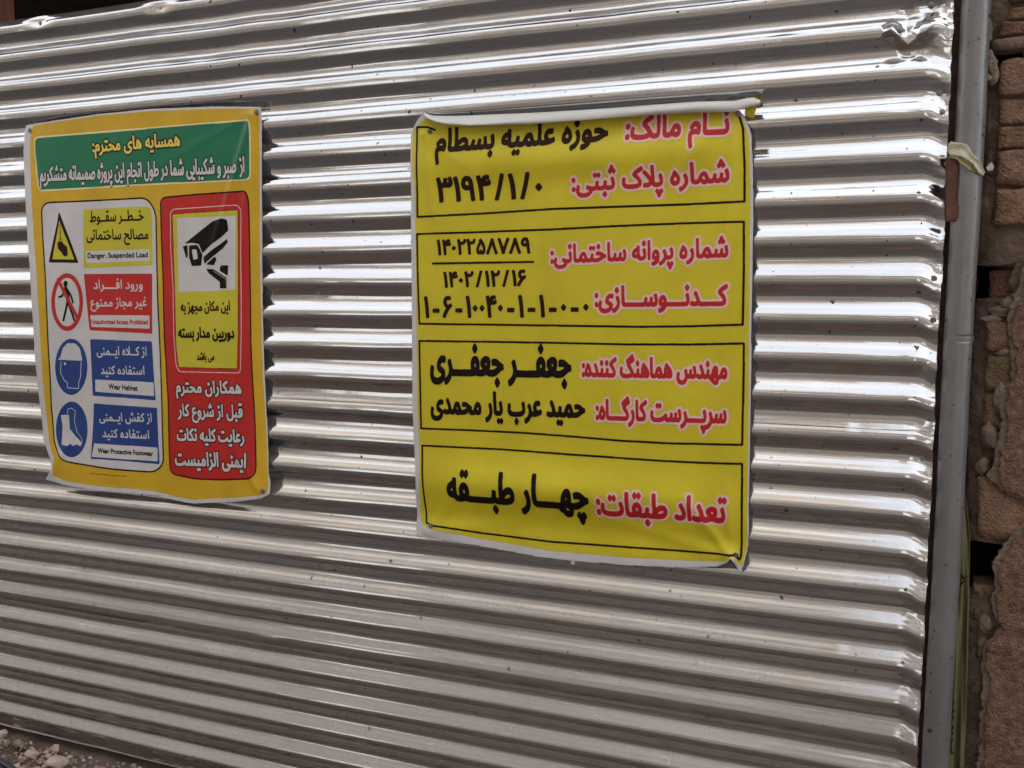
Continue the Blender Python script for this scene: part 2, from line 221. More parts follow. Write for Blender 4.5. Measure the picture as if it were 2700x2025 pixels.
GLYPHS = '''002C 219 59,-118,111,-94,147,-59,169,-17,176,26,167,77,143,111,105,123,75,116,54,95,46,66,52,37,69,18,95,10,97,-29,85,-69,59,-99
002D 323 283,267,40,267,40,174,283,174
002F 281 8,-9,78,-9,274,691,204,691
0030 500 470,341,454,484,410,595,340,666,250,691,160,666,90,595,46,484,30,341,46,198,90,87,160,16,250,-9,340,16,410,87,454,198 372,341,364,233,340,153,301,102,250,84,199,102,161,153,136,233,128,341,136,449,161,530,199,580,250,598,301,580,340,530,364,449
0031 500 300,682,202,682,202,0,300,0
0032 500 466,93,205,93,302,214,368,312,405,396,417,478,402,564,359,632,293,675,209,691,168,687,129,675,89,655,48,626,48,503,88,547,127,575,165,590,202,595,249,586,286,559,310,519,319,467,316,428,307,393,292,359,271,321,220,243,159,161,95,81,34,7,34,0,466,0
0033 500 81,569,124,586,161,595,197,598,246,591,283,571,307,539,315,496,307,454,281,423,239,404,180,397,180,307,244,301,289,277,317,240,326,193,318,148,296,114,261,92,216,84,178,87,141,97,103,113,64,136,64,30,101,13,137,1,173,-6,209,-9,296,6,364,49,408,114,424,198,418,250,401,297,370,336,326,360,366,388,393,421,408,462,413,513,399,586,358,643,295,678,212,691,164,688,122,678,81,662
0034 500 398,691,356,691,11,269,11,224,300,224,300,0,398,0,398,224,471,224,471,312,398,312 298,506,300,506,300,312,142,312
0035 500 404,682,101,682,101,327,202,336,277,313,324,268,340,207,329,160,298,120,254,94,199,84,162,87,124,97,87,112,50,134,50,33,92,14,133,1,173,-7,215,-9,304,7,375,53,421,122,438,209,421,297,372,367,294,411,190,423,190,594,404,594
0036 500 317,691,200,594,114,482,62,360,44,233,60,134,105,58,174,9,264,-9,341,7,405,51,449,116,465,195,450,274,410,337,350,379,274,394,232,390,197,379,167,366,198,437,246,506,307,567,376,616 146,265,184,287,217,298,254,301,299,293,335,271,358,238,367,196,359,150,337,115,302,92,258,84,207,97,166,133,143,189
0037 500 490,682,49,682,49,589,344,589,94,29,181,-9
0038 500 468,184,462,234,444,280,414,318,373,348,411,380,437,416,453,454,458,493,443,572,401,634,337,676,257,691,174,676,108,635,64,573,48,495,53,453,69,414,95,378,129,348,86,317,56,279,38,236,32,185,49,109,96,47,165,6,252,-9,337,6,406,47,451,108 360,495,345,444,307,407,253,393,199,408,161,445,146,497,160,550,198,585,255,598,309,584,346,548 370,192,362,151,340,117,302,93,250,84,202,92,164,114,139,149,130,192,139,236,163,270,202,292,252,300,300,292,337,269,361,235
0039 500 187,-9,297,80,384,191,441,316,461,442,445,541,400,620,331,672,244,691,158,674,93,628,51,563,36,489,51,411,92,348,153,305,229,290,266,294,302,303,335,319,311,253,267,187,205,123,127,63 134,490,142,533,166,568,201,590,246,598,290,588,327,561,351,522,360,475,360,459,359,441,355,420,318,399,282,387,250,383,205,391,168,414,143,448
003A 219 109,458,79,450,57,428,49,398,57,368,79,346,109,338,139,346,161,368,169,398,161,428,139,450 109,111,79,103,57,81,49,51,57,21,79,-1,109,-9,139,-1,161,21,169,51,161,81,139,103
003C 584 55,313,529,111,529,198,153,354,529,510,529,597,55,395
0041 667 362,686,293,686,0,0,100,0,186,201,476,201,567,0,667,0 326,536,436,289,224,289
0043 708 656,635,590,660,530,678,475,688,422,691,272,664,154,589,76,475,48,331,70,218,136,107,251,24,416,-9,490,-5,555,8,611,27,663,51,663,158,604,125,544,101,484,86,425,81,313,100,226,153,169,235,149,340,170,444,227,527,313,581,421,601,479,597,537,584,595,562,656,530
0044 750 76,0,342,0,493,29,607,105,679,214,704,341,683,462,617,572,504,651,341,682,76,682 174,594,325,594,449,574,536,519,586,438,603,341,592,266,550,183,466,116,330,88,174,88
0046 469 440,682,76,682,76,0,174,0,174,317,440,317,440,405,174,405,174,594,440,594
0048 729 653,682,555,682,555,385,173,385,173,682,75,682,75,0,173,0,173,297,555,297,555,0,653,0
004C 490 172,682,74,682,74,0,480,0,480,88,172,88
0050 510 70,682,70,0,168,0,168,295,270,295,373,310,444,350,486,411,500,486,487,562,447,625,380,667,283,682 168,594,283,594,339,585,374,561,393,527,399,490,391,445,366,411,329,390,279,383,168,383
0053 458 399,643,362,664,324,679,286,688,247,691,162,678,97,642,55,584,40,509,86,396,188,320,289,252,335,165,323,126,287,93,224,79,175,85,128,104,84,136,44,178,44,54,87,26,133,6,182,-5,235,-9,311,5,372,43,412,102,426,176,380,303,279,381,177,443,131,522,145,564,183,593,239,603,275,600,315,588,356,566,399,532
0055 708 648,682,550,682,550,285,548,240,542,200,528,165,507,136,479,114,443,97,399,85,347,81,305,85,266,95,231,113,200,139,176,172,163,215,159,279,159,682,61,682,61,258,85,138,149,55,240,7,345,-9,478,11,573,67,629,154,648,268
0057 1042 1041,682,944,682,758,212,568,682,475,682,286,212,98,682,0,682,276,-6,295,-6,521,552,745,-6,764,-6
0061 427 411,80,392,67,376,59,364,56,355,58,349,65,347,79,347,310,334,376,300,422,248,449,184,458,138,454,98,443,64,424,35,397,35,300,68,333,104,356,140,370,177,374,222,366,249,340,258,295,258,271,179,243,125,222,76,196,40,157,26,101,34,59,56,24,91,0,136,-9,177,-4,217,11,257,37,270,11,292,-4,325,-9,351,-6,377,5,411,26 258,91,233,71,207,58,180,54,147,62,124,84,116,117,128,152,159,180,204,202,258,222
0062 500 148,682,59,682,59,25,95,11,137,0,181,-7,226,-9,327,8,402,56,450,132,466,234,451,323,411,394,350,441,272,458,229,454,187,440,148,417 148,332,183,359,216,374,250,378,301,367,341,335,366,286,375,221,365,162,337,116,293,86,238,75,209,77,177,82,148,89
0063 438 393,427,352,443,310,454,263,458,171,441,101,393,57,316,41,216,58,125,105,54,177,8,269,-9,318,-5,365,4,403,17,403,105,361,88,322,78,284,75,221,85,174,115,143,161,132,224,142,286,170,334,213,365,269,376,307,372,347,359,393,332
0064 510 451,682,362,682,362,440,328,450,298,456,268,458,178,441,107,395,61,325,44,235,59,138,103,64,171,16,262,0,451,0 362,75,272,75,207,86,165,117,142,164,135,222,145,286,175,335,220,367,279,378,307,376,334,371,362,361
0065 479 438,130,399,107,360,90,321,80,281,76,223,85,179,110,147,152,130,211,446,211,432,320,393,397,332,443,251,458,166,442,100,395,56,323,41,230,55,140,98,64,166,11,259,-9,311,-6,357,4,398,21,438,44 132,270,146,317,171,352,207,374,253,381,296,373,328,351,349,316,358,270
0067 427 421,449,236,449,154,438,93,407,54,359,40,294,43,263,51,235,64,210,84,188,109,169,139,153,139,151,101,136,77,114,68,87,73,68,88,49,113,30,62,12,27,-14,7,-49,0,-94,15,-149,58,-192,124,-220,207,-230,296,-220,363,-192,405,-147,419,-87,412,-46,390,-10,350,18,289,38,213,55,168,74,152,96,172,123,221,134,280,148,334,181,354,208,370,244,376,282,372,317,357,347,329,380,421,380 296,293,285,249,255,220,210,209,163,219,131,248,120,291,132,332,164,361,209,372,252,361,284,333 333,-94,318,-129,276,-151,209,-159,141,-151,98,-128,84,-90,97,-55,133,-31,186,-22,232,-25,280,-37,318,-59
0068 500 150,682,61,682,61,0,150,0,150,322,189,360,225,381,262,387,309,373,339,336,350,278,350,0,439,0,439,275,427,355,396,413,347,447,286,458,249,453,213,440,180,419,152,390,150,390
0069 219 154,449,65,449,65,0,154,0 163,585,156,612,137,631,110,638,83,631,64,612,57,585,64,558,83,539,110,532,137,539,156,558
006C 219 154,682,65,682,65,0,154,0
006D 771 59,449,59,0,148,0,148,326,183,360,219,378,260,383,301,372,330,338,341,279,341,0,430,0,430,326,464,355,498,376,530,383,577,371,610,335,623,278,623,0,712,0,712,282,702,354,672,410,625,445,563,458,518,452,479,434,444,408,413,377,387,412,356,437,320,453,279,458,237,451,193,428,148,390,148,449
006E 500 150,449,61,449,61,0,150,0,150,322,189,360,225,381,262,387,309,373,339,336,350,278,350,0,439,0,439,277,427,357,394,414,346,447,286,458,249,453,213,440,180,419,152,390,150,390
006F 552 273,458,179,440,104,392,54,319,36,229,54,134,103,58,178,9,273,-9,372,8,449,57,498,132,516,229,498,321,447,393,370,441 272,378,333,367,382,336,414,288,425,228,414,163,384,113,336,82,272,71,213,82,167,114,138,164,127,229,138,289,168,336,214,367
0070 500 146,11,178,0,207,-7,236,-9,328,8,400,55,447,128,464,221,448,319,399,391,320,434,211,449,57,449,57,-230,146,-230 146,369,227,369,291,359,336,330,364,284,373,222,362,162,333,114,287,82,230,71,202,73,174,80,146,91
0072 396 69,449,69,0,158,0,158,235,166,289,190,333,224,362,267,373,292,367,321,352,350,329,397,406,361,435,326,452,290,458,258,452,226,432,193,397,160,346,158,346,158,449
0073 385 324,421,278,442,234,454,192,458,131,450,84,426,54,387,44,336,77,260,149,206,221,163,254,120,245,93,221,76,188,69,158,73,123,84,83,102,41,128,41,32,82,13,120,0,158,-7,197,-9,256,1,303,27,334,69,345,123,340,155,322,185,291,215,244,249,181,288,146,317,135,339,142,360,163,375,194,380,231,375,275,360,324,333
0074 333 167,542,0,379,0,369,78,369,78,132,87,76,115,31,160,2,224,-9,258,-5,297,6,332,21,332,104,297,86,263,75,231,71,203,77,178,98,167,139,167,369,309,369,309,449,167,449
0075 500 437,0,437,449,348,449,348,128,316,93,280,72,241,65,190,77,159,110,149,164,149,449,60,449,60,170,71,94,103,38,152,3,215,-9,261,-1,307,22,348,57,348,0
0076 438 206,-9,236,-9,434,449,339,449,221,173,100,449,3,449
0077 719 393,449,327,449,213,177,95,449,0,449,200,-9,228,-9,360,305,493,-9,521,-9,719,449,624,449,507,177
007A 417 404,449,21,449,21,369,249,369,11,0,405,0,405,80,165,80
0640 270 0,-5,10,77,280,77,293,76,303,72,311,66,320,38,318,28,314,18,306,9,296,1,284,-4,270,-5
06F0 295 156,208,125,241,97,268,65,296,137,372,188,328,230,281
06F1 280 221,6,139,-4,139,7,138,25,137,49,135,78,132,112,129,150,117,280,100,421,78,554,70,593,61,628,51,659,130,681,142,640,154,595,164,547,190,388,207,230,211,180,214,135,217,94,219,58,220,29
06F2 487 221,6,139,-4,139,7,138,25,137,49,135,78,132,112,129,150,117,280,100,421,78,554,70,593,61,628,51,659,130,681,142,640,154,595,164,547,190,388,207,230,211,180,214,135,217,94,219,58,220,29 262,471,230,472,200,476,174,483,149,492,128,502,110,513,110,596,130,583,153,572,178,563,258,552,305,555,343,570,354,580,363,592,372,608,379,627,384,650,389,678,457,665,451,618,441,579,425,547,405,522,382,502,356,488,327,479,296,473
06F3 583 221,6,139,-4,139,7,138,25,137,49,135,78,132,112,129,150,117,280,100,421,78,554,70,593,61,628,51,659,130,681,142,640,154,595,164,547,190,388,207,230,211,180,214,135,217,94,219,58,220,29 241,427,220,428,203,433,188,440,157,472,143,505,138,649,165,548,182,523,207,509,229,505,240,506,251,510,261,517,270,527,278,542,286,562,293,586,299,618,304,655,374,646,368,608,362,571,359,548,361,537,366,527,374,520,385,514,400,510,417,509,432,510,444,512,454,516,473,536,478,563,469,613,451,658,519,683,530,657,539,632,546,609,550,588,552,569,553,552,551,528,546,507,537,488,524,471,508,457,490,446,468,437,444,433,417,431,391,433,369,438,350,448,334,460,323,476,316,495,339,495,329,475,316,458,300,445,281,435,262,429
06F4 492 216,0,140,4,140,21,138,45,137,77,134,114,130,155,126,202,108,355,83,515,73,565,62,612,51,656,131,678,165,532,189,375,205,224,208,177,211,133,214,93,215,57,216,26 274,418,223,420,167,424,163,496,205,491,263,489,325,489,321,447,275,473,238,515,230,531,226,549,224,567,228,597,240,623,259,646,285,664,316,674,353,678,387,676,417,668,409,594,385,599,358,601,341,600,327,597,316,593,307,586,302,577,300,565,302,550,308,535,319,521,365,488,381,481,397,476,411,475,361,456,335,491,358,496,378,502,395,508,446,530,462,463,433,449,404,438,375,429,344,423,310,419
06F5 545 189,0,166,2,145,8,125,18,108,32,93,50,81,73,72,102,67,135,65,173,67,215,74,257,85,300,134,421,198,526,220,555,241,581,260,603,310,555,292,534,272,510,252,482,196,386,153,280,143,245,138,210,136,177,138,145,142,120,150,101,161,88,177,80,196,77,212,79,223,85,230,94,237,135,237,148,298,153,298,140,299,121,302,105,307,93,315,84,326,79,340,77,372,85,381,91,388,100,395,112,400,127,403,147,404,170,402,212,395,257,384,305,372,342,358,380,339,420,318,460,293,501,264,543,231,585,194,628,260,680,288,647,315,614,339,581,361,548,387,504,410,459,429,416,445,372,458,330,468,289,474,248,479,210,480,173,478,144,473,116,465,90,453,65,439,43,421,25,399,11,375,3,347,0,329,1,312,5,298,12,267,40,256,73,277,73,268,41,239,12,225,5,208,1
06F6 425 98,-2,25,27,47,75,70,120,94,162,118,202,142,238,169,272,196,304,225,334,255,362,288,388,322,412,358,434,395,370,360,345,327,318,297,290,215,198,149,99 239,306,178,331,122,372,106,389,92,408,81,429,72,452,67,477,65,504,68,536,75,566,88,593,105,617,127,638,153,655,183,668,216,675,252,678,301,674,346,662,333,587,292,597,252,600,226,598,205,592,188,583,174,571,164,558,156,544,147,502,149,481,155,462,166,443,179,426,195,410,213,397,273,367,331,356
06F7 578 246,-6,265,73,274,109,284,146,295,185,307,225,362,388,422,547,437,585,451,620,466,654,480,686,558,654,504,529,448,390,396,250,353,118,341,78,332,42,324,8 246,-6,212,116,171,252,123,394,72,533,20,660,100,691,159,546,216,394,265,243,301,100,320,8
06F8 576 98,-10,20,22,75,147,131,283,182,422,225,551,237,590,246,627,254,660,332,675,316,611,307,575,296,537,285,498,273,458,218,292,157,131,142,93,127,57,112,22 478,-10,431,110,385,236,342,363,304,486,273,599,258,660,332,675,363,555,402,423,449,286,501,150,556,21
06F9 491 353,-5,333,92,319,187,309,279,301,367,292,447,280,512,261,560,235,589,197,599,180,597,164,592,150,583,137,571,126,557,118,541,106,492,108,472,113,455,121,440,132,427,146,417,163,409,181,403,201,400,223,399,281,405,342,423,351,352,279,329,210,321,177,323,146,329,118,339,92,353,71,371,54,393,40,419,33,448,30,480,33,513,40,545,53,576,69,604,90,629,115,650,143,666,174,676,208,679,240,676,267,668,291,655,310,637,326,615,339,590,349,561,358,529,365,495,378,384,386,289,396,191,409,95,428,8
FB56 993 390,-21,416,61,472,61,525,62,573,64,618,67,671,72,717,78,757,87,790,97,817,109,838,124,852,140,861,160,864,181,862,208,858,237,850,269,814,376,891,403,916,335,935,263,943,197,940,160,931,126,916,97,894,71,864,48,826,29,792,17,752,6,707,-2,657,-9,600,-14,537,-18,467,-20 390,-21,347,-20,306,-18,269,-15,234,-10,191,0,154,11,121,26,93,44,71,64,53,89,40,116,33,147,30,182,34,234,45,287,58,339,133,320,124,285,116,243,112,205,115,173,124,145,139,122,161,102,191,87,231,76,267,69,310,65,360,62,416,61,436,11 486,-324,473,-322,461,-318,451,-310,442,-299,438,-288,436,-275,438,-262,442,-251,451,-240,461,-232,473,-227,486,-225,499,-227,510,-232,521,-240,529,-251,533,-262,535,-275,533,-288,529,-299,521,-310,510,-318,499,-322 418,-214,405,-212,393,-208,383,-200,374,-189,370,-178,368,-165,370,-152,374,-141,383,-130,393,-122,405,-117,418,-115,431,-117,442,-122,453,-130,461,-141,465,-152,467,-165,465,-178,461,-189,453,-200,442,-208,431,-212 554,-214,541,-212,529,-208,519,-200,510,-189,506,-178,504,-165,506,-152,510,-141,519,-130,529,-122,541,-117,554,-115,567,-117,578,-122,589,-130,597,-141,601,-152,603,-165,601,-178,597,-189,589,-200,578,-208,567,-212
FB58 299 0,-5,10,77,46,78,77,79,102,82,122,86,138,94,149,105,157,119,161,139,163,163,162,181,159,201,155,223,134,296,106,373,187,403,212,330,231,249,235,223,238,200,239,179,238,147,233,119,226,94,215,72,201,53,183,37,162,24,137,13,109,5,76,-1,40,-4 113,-304,100,-302,88,-298,78,-290,69,-279,65,-268,63,-255,65,-242,69,-231,78,-220,88,-212,100,-207,113,-205,126,-207,137,-212,148,-220,156,-231,160,-242,162,-255,160,-268,156,-279,148,-290,137,-298,126,-302 45,-194,32,-192,20,-188,10,-180,1,-169,-3,-158,-5,-145,-3,-132,1,-121,10,-110,20,-102,32,-97,45,-95,58,-97,69,-102,80,-110,88,-121,92,-132,94,-145,92,-158,88,-169,80,-180,69,-188,58,-192 181,-194,168,-192,156,-188,146,-180,137,-169,133,-158,131,-145,133,-132,137,-121,146,-110,156,-102,168,-97,181,-95,194,-97,205,-102,216,-110,224,-121,228,-132,230,-145,228,-158,224,-169,216,-180,205,-188,194,-192
FB7C 589 0,-5,9,77,111,85,209,108,302,145,386,194,326,234,252,261,166,270,136,269,108,266,76,259,60,335,114,348,166,352,200,351,231,346,260,340,337,309,402,273,461,243,481,236,501,231,521,230,542,230,549,158,521,157,495,153,470,146,400,116,327,77,243,38,211,26,176,16,138,7,96,0,50,-4 279,-299,266,-297,254,-293,244,-285,235,-274,231,-263,229,-250,231,-237,235,-226,244,-215,254,-207,266,-202,279,-200,292,-202,303,-207,314,-215,322,-226,326,-237,328,-250,326,-263,322,-274,314,-285,303,-293,292,-297 211,-189,198,-187,186,-183,176,-175,167,-164,163,-153,161,-140,163,-127,167,-116,176,-105,186,-97,198,-92,211,-90,224,-92,235,-97,246,-105,254,-116,258,-127,260,-140,258,-153,254,-164,246,-175,235,-183,224,-187 347,-189,334,-187,322,-183,312,-175,303,-164,299,-153,297,-140,299,-127,303,-116,312,-105,322,-97,334,-92,347,-90,360,-92,371,-97,382,-105,390,-116,394,-127,396,-140,394,-153,390,-164,382,-175,371,-183,360,-187
FB8A 367 4,-230,-25,-154,23,-137,64,-119,100,-99,131,-78,163,-47,188,-17,206,15,217,47,224,77,226,107,220,161,199,220,188,244,174,271,157,302,230,339,253,296,271,255,285,216,294,179,299,145,301,114,299,73,292,35,281,0,265,-33,247,-63,227,-91,204,-116,179,-138,154,-158,75,-204,49,-215,26,-224 179,564,166,566,154,570,144,579,135,589,131,600,129,613,131,626,135,637,144,648,154,656,166,661,179,663,192,661,203,656,214,648,222,637,226,626,228,613,226,600,222,589,214,579,203,570,192,566 111,454,98,456,86,460,76,469,67,479,63,490,61,503,63,516,67,527,76,538,86,546,98,551,111,553,124,551,135,546,146,538,154,527,158,516,160,503,158,490,154,479,146,469,135,460,124,456 247,454,234,456,222,460,212,469,203,479,199,490,197,503,199,516,203,527,212,538,222,546,234,551,247,553,260,551,271,546,282,538,290,527,294,516,296,503,294,490,290,479,282,469,271,460,260,456
FB8E 877 390,-21,416,61,463,61,505,62,544,64,578,67,617,72,650,77,677,84,698,92,715,101,727,112,735,123,739,136,741,149,739,166,733,185,724,206,708,231,684,260,652,294,596,346,545,388,507,419,499,427,495,434,493,439,496,468,502,494,514,513,566,555,640,599,736,649,853,707,887,633,837,609,792,587,754,569,720,552,690,536,663,522,598,483,541,443,556,481,596,448,634,417,668,387,698,358,725,330,749,303,769,276,786,249,799,223,808,197,814,171,816,144,809,97,803,81,792,66,779,52,760,38,737,26,709,15,675,4,633,-4,585,-12,544,-16,497,-19,446,-20 390,-21,347,-20,306,-18,269,-15,234,-10,191,0,154,11,121,26,93,44,71,64,53,89,40,116,33,147,30,182,34,234,45,287,58,339,133,320,124,285,116,243,112,205,115,173,124,145,139,122,161,102,191,87,231,76,267,69,310,65,360,62,416,61,436,11
FB8F 975 390,-21,416,61,461,61,502,63,540,65,573,69,612,74,645,81,673,89,695,97,713,106,726,115,735,124,740,133,742,141,740,158,734,175,724,194,678,254,619,314,559,369,513,413,503,424,497,433,495,439,498,468,505,494,516,513,537,533,563,553,596,574,632,595,672,616,716,639,855,707,889,633,762,570,643,509,607,488,574,467,544,445,550,479,635,406,711,335,778,256,836,163,847,145,858,129,872,117,913,91,953,80,985,77,998,76,1008,72,1016,66,1025,38,1023,28,1019,18,1011,9,1001,1,989,-4,975,-5,956,-4,935,-1,912,4,887,11,864,22,840,37,818,57,799,82,782,113,812,101,801,84,787,67,771,52,751,38,727,25,699,14,664,3,624,-5,578,-12,538,-16,493,-19,444,-20 390,-21,347,-20,306,-18,269,-15,234,-10,191,0,154,11,121,26,93,44,71,64,53,89,40,116,33,147,30,182,34,234,45,287,58,339,133,320,124,285,116,243,112,205,115,173,124,145,139,122,161,102,191,87,231,76,267,69,310,65,360,62,416,61,436,11
FB90 412 0,-5,10,77,104,77,141,78,172,80,198,84,219,88,236,94,249,101,271,124,276,149,274,166,268,185,259,206,243,231,219,260,187,294,131,346,80,388,42,419,34,427,30,434,28,439,31,468,38,494,49,513,101,555,175,599,271,649,388,707,422,633,372,609,327,587,289,569,255,552,225,536,198,522,133,483,76,443,91,481,131,448,169,417,203,387,233,358,260,330,284,303,304,276,321,249,334,223,343,197,349,171,351,144,343,96,336,79,324,63,309,47,289,33,263,20,231,10,192,1,146,-3,91,-5
FB91 508 0,-5,10,77,87,77,138,78,179,81,210,86,234,93,251,101,263,110,269,120,274,130,275,141,273,158,267,175,257,194,211,254,152,314,92,369,46,413,36,424,30,433,28,439,31,468,38,494,49,513,64,527,82,542,104,558,185,606,283,656,388,707,422,633,326,586,233,539,149,493,77,445,83,479,168,406,244,335,311,256,369,163,384,139,400,120,418,106,437,95,455,88,474,83,518,77,531,76,541,72,549,66,558,38,556,28,552,18,544,9,534,1,522,-4,508,-5,489,-4,468,-1,445,4,420,11,397,22,373,37,351,57,332,82,315,113,345,101,311,55,296,42,280,31,261,22,240,13,215,7,188,2,157,-2,122,-4,83,-5
FB93 975 462,550,425,606,453,623,484,642,519,663,557,686,599,710,644,736,680,756,719,777,759,799,801,821,829,760,787,738,747,716,709,696,675,676,631,651,591,628,555,607,522,587,491,568 390,-21,416,61,461,61,502,63,540,65,573,69,612,74,645,81,673,89,695,97,713,106,726,115,735,124,740,133,742,141,740,158,734,175,724,194,678,254,619,314,559,369,513,413,503,424,497,433,495,439,498,468,505,494,516,513,537,533,563,553,596,574,632,595,672,616,716,639,855,707,889,633,762,570,643,509,607,488,574,467,544,445,550,479,635,406,711,335,778,256,836,163,847,145,858,129,872,117,913,91,953,80,985,77,998,76,1008,72,1016,66,1025,38,1023,28,1019,18,1011,9,1001,1,989,-4,975,-5,956,-4,935,-1,912,4,887,11,864,22,840,37,818,57,799,82,782,113,812,101,801,84,787,67,771,52,751,38,727,25,699,14,664,3,624,-5,578,-12,538,-16,493,-19,444,-20 390,-21,347,-20,306,-18,269,-15,234,-10,191,0,154,11,121,26,93,44,71,64,53,89,40,116,33,147,30,182,34,234,45,287,58,339,133,320,124,285,116,243,112,205,115,173,124,145,139,122,161,102,191,87,231,76,267,69,310,65,360,62,416,61,436,11
FB94 412 -1,550,-38,606,-10,623,21,642,56,663,94,686,136,710,181,736,217,756,256,777,296,799,338,821,366,760,324,738,284,716,246,696,212,676,168,651,128,628,92,607,59,587,28,568 0,-5,10,77,104,77,141,78,172,80,198,84,219,88,236,94,249,101,271,124,276,149,274,166,268,185,259,206,243,231,219,260,187,294,131,346,80,388,42,419,34,427,30,434,28,439,31,468,38,494,49,513,101,555,175,599,271,649,388,707,422,633,372,609,327,587,289,569,255,552,225,536,198,522,133,483,76,443,91,481,131,448,169,417,203,387,233,358,260,330,284,303,304,276,321,249,334,223,343,197,349,171,351,144,343,96,336,79,324,63,309,47,289,33,263,20,231,10,192,1,146,-3,91,-5
FBFC 760 30,-1,35,51,49,110,72,176,144,148,127,95,116,48,112,6,114,-19,119,-42,128,-62,141,-80,157,-96,175,-111,196,-122,219,-132,245,-140,331,-150,377,-148,419,-143,457,-135,491,-123,521,-110,547,-95,569,-79,587,-62,601,-45,610,-28,616,-13,618,1,616,10,610,18,601,26,557,47,500,69,443,96,399,135,390,150,384,168,382,188,384,215,391,242,403,270,418,296,437,321,459,344,483,365,510,383,538,399,568,410,598,417,629,419,656,418,680,414,701,408,719,400,733,393,744,386,711,315,673,330,629,337,610,336,590,332,571,325,516,293,477,249,469,233,464,217,462,201,464,190,470,180,480,170,525,144,585,120,644,93,690,59,699,46,705,31,707,14,704,-11,696,-38,682,-66,663,-94,638,-121,608,-147,573,-170,533,-191,489,-208,452,-219,413,-226,371,-231,326,-232,285,-230,246,-226,210,-218,175,-207,144,-193,116,-176,91,-155,69,-131,53,-104,40,-73,33,-39
FBFD 736 30,-1,35,51,49,110,72,176,144,148,127,95,116,48,112,6,114,-21,120,-44,131,-66,144,-84,162,-100,182,-114,205,-126,230,-135,258,-142,348,-151,386,-150,422,-147,457,-141,489,-133,519,-124,546,-113,569,-100,590,-86,606,-71,618,-54,626,-38,628,-20,618,4,588,25,540,45,476,64,495,147,528,134,559,123,587,114,657,92,709,81,746,77,759,76,769,72,777,66,786,38,784,28,780,18,772,9,762,1,750,-4,736,-5,724,-5,712,-5,699,-5,702,-20,703,-34,700,-58,692,-82,678,-106,658,-129,633,-150,603,-170,568,-187,529,-202,485,-215,449,-222,410,-228,369,-231,326,-232,275,-229,226,-221,180,-207,137,-187,101,-161,71,-130,48,-93,35,-50
FBFE 299 0,-5,10,77,46,78,77,79,102,82,122,86,138,94,149,105,157,119,161,139,163,163,162,181,159,201,155,223,134,296,106,373,187,403,212,330,231,249,235,223,238,200,239,179,238,147,233,119,226,94,215,72,201,53,183,37,162,24,137,13,109,5,76,-1,40,-4 185,-194,172,-192,160,-188,150,-180,141,-169,137,-158,135,-145,137,-132,141,-121,150,-110,160,-102,172,-97,185,-95,198,-97,209,-102,220,-110,228,-121,232,-132,234,-145,232,-158,228,-169,220,-180,209,-188,198,-192 48,-194,35,-192,23,-188,13,-180,4,-169,0,-158,-2,-145,0,-132,4,-121,13,-110,23,-102,35,-97,48,-95,61,-97,72,-102,83,-110,91,-121,95,-132,97,-145,95,-158,91,-169,83,-180,72,-188,61,-192
FBFF 373 0,-5,10,77,41,78,67,80,88,85,105,91,119,101,131,114,140,130,147,151,154,176,160,206,168,242,176,283,254,268,245,228,237,185,233,147,235,119,250,97,261,91,275,87,294,83,318,79,347,78,383,77,396,76,406,72,414,66,423,38,421,28,417,18,409,9,399,1,387,-4,373,-5,335,-4,303,-2,276,2,254,7,236,13,222,21,210,30,202,41,196,54,184,99,214,97,203,77,192,60,180,45,137,14,80,-1,56,-3,29,-5 252,-194,239,-192,227,-188,217,-180,208,-169,204,-158,202,-145,204,-132,208,-121,217,-110,227,-102,239,-97,252,-95,265,-97,276,-102,287,-110,295,-121,299,-132,301,-145,299,-158,295,-169,287,-180,276,-188,265,-192 115,-194,102,-192,90,-188,80,-180,71,-169,67,-158,65,-145,67,-132,71,-121,80,-110,90,-102,102,-97,115,-95,128,-97,139,-102,150,-110,158,-121,162,-132,164,-145,162,-158,158,-169,150,-180,139,-188,128,-192
FE8D 238 92,0,72,714,153,714,173,0
FE8E 291 291,-5,242,-3,201,3,169,13,143,27,124,46,110,69,101,97,95,129,92,167,72,714,154,714,174,199,176,169,179,144,184,124,191,108,202,95,218,87,239,81,266,78,301,77,314,76,324,72,332,66,341,38,339,28,335,18,327,9,317,1,305,-4
FE8F 993 390,-21,416,61,472,61,525,62,573,64,618,67,671,72,717,78,757,87,790,97,817,109,838,124,852,140,861,160,864,181,862,208,858,237,850,269,814,376,891,403,916,335,935,263,943,197,940,160,931,126,916,97,894,71,864,48,826,29,792,17,752,6,707,-2,657,-9,600,-14,537,-18,467,-20 390,-21,347,-20,306,-18,269,-15,234,-10,191,0,154,11,121,26,93,44,71,64,53,89,40,116,33,147,30,182,34,234,45,287,58,339,133,320,124,285,116,243,112,205,115,173,124,145,139,122,161,102,191,87,231,76,267,69,310,65,360,62,416,61,436,11 486,-211,473,-209,461,-205,451,-197,442,-186,438,-175,436,-162,438,-149,442,-138,451,-127,461,-119,473,-114,486,-112,499,-114,510,-119,521,-127,529,-138,533,-149,535,-162,533,-175,529,-186,521,-197,510,-205,499,-209
FE91 269 0,-5,10,77,40,78,66,80,88,83,106,88,120,97,130,108,137,122,142,140,143,163,142,181,139,201,135,223,114,296,86,373,167,403,192,330,211,249,215,223,218,200,219,179,218,153,215,130,211,109,204,89,195,72,185,57,173,43,158,31,142,22,80,2 107,-191,94,-189,82,-185,72,-177,63,-166,59,-155,57,-142,59,-129,63,-118,72,-107,82,-99,94,-94,107,-92,120,-94,131,-99,142,-107,150,-118,154,-129,156,-142,154,-155,150,-166,142,-177,131,-185,120,-189
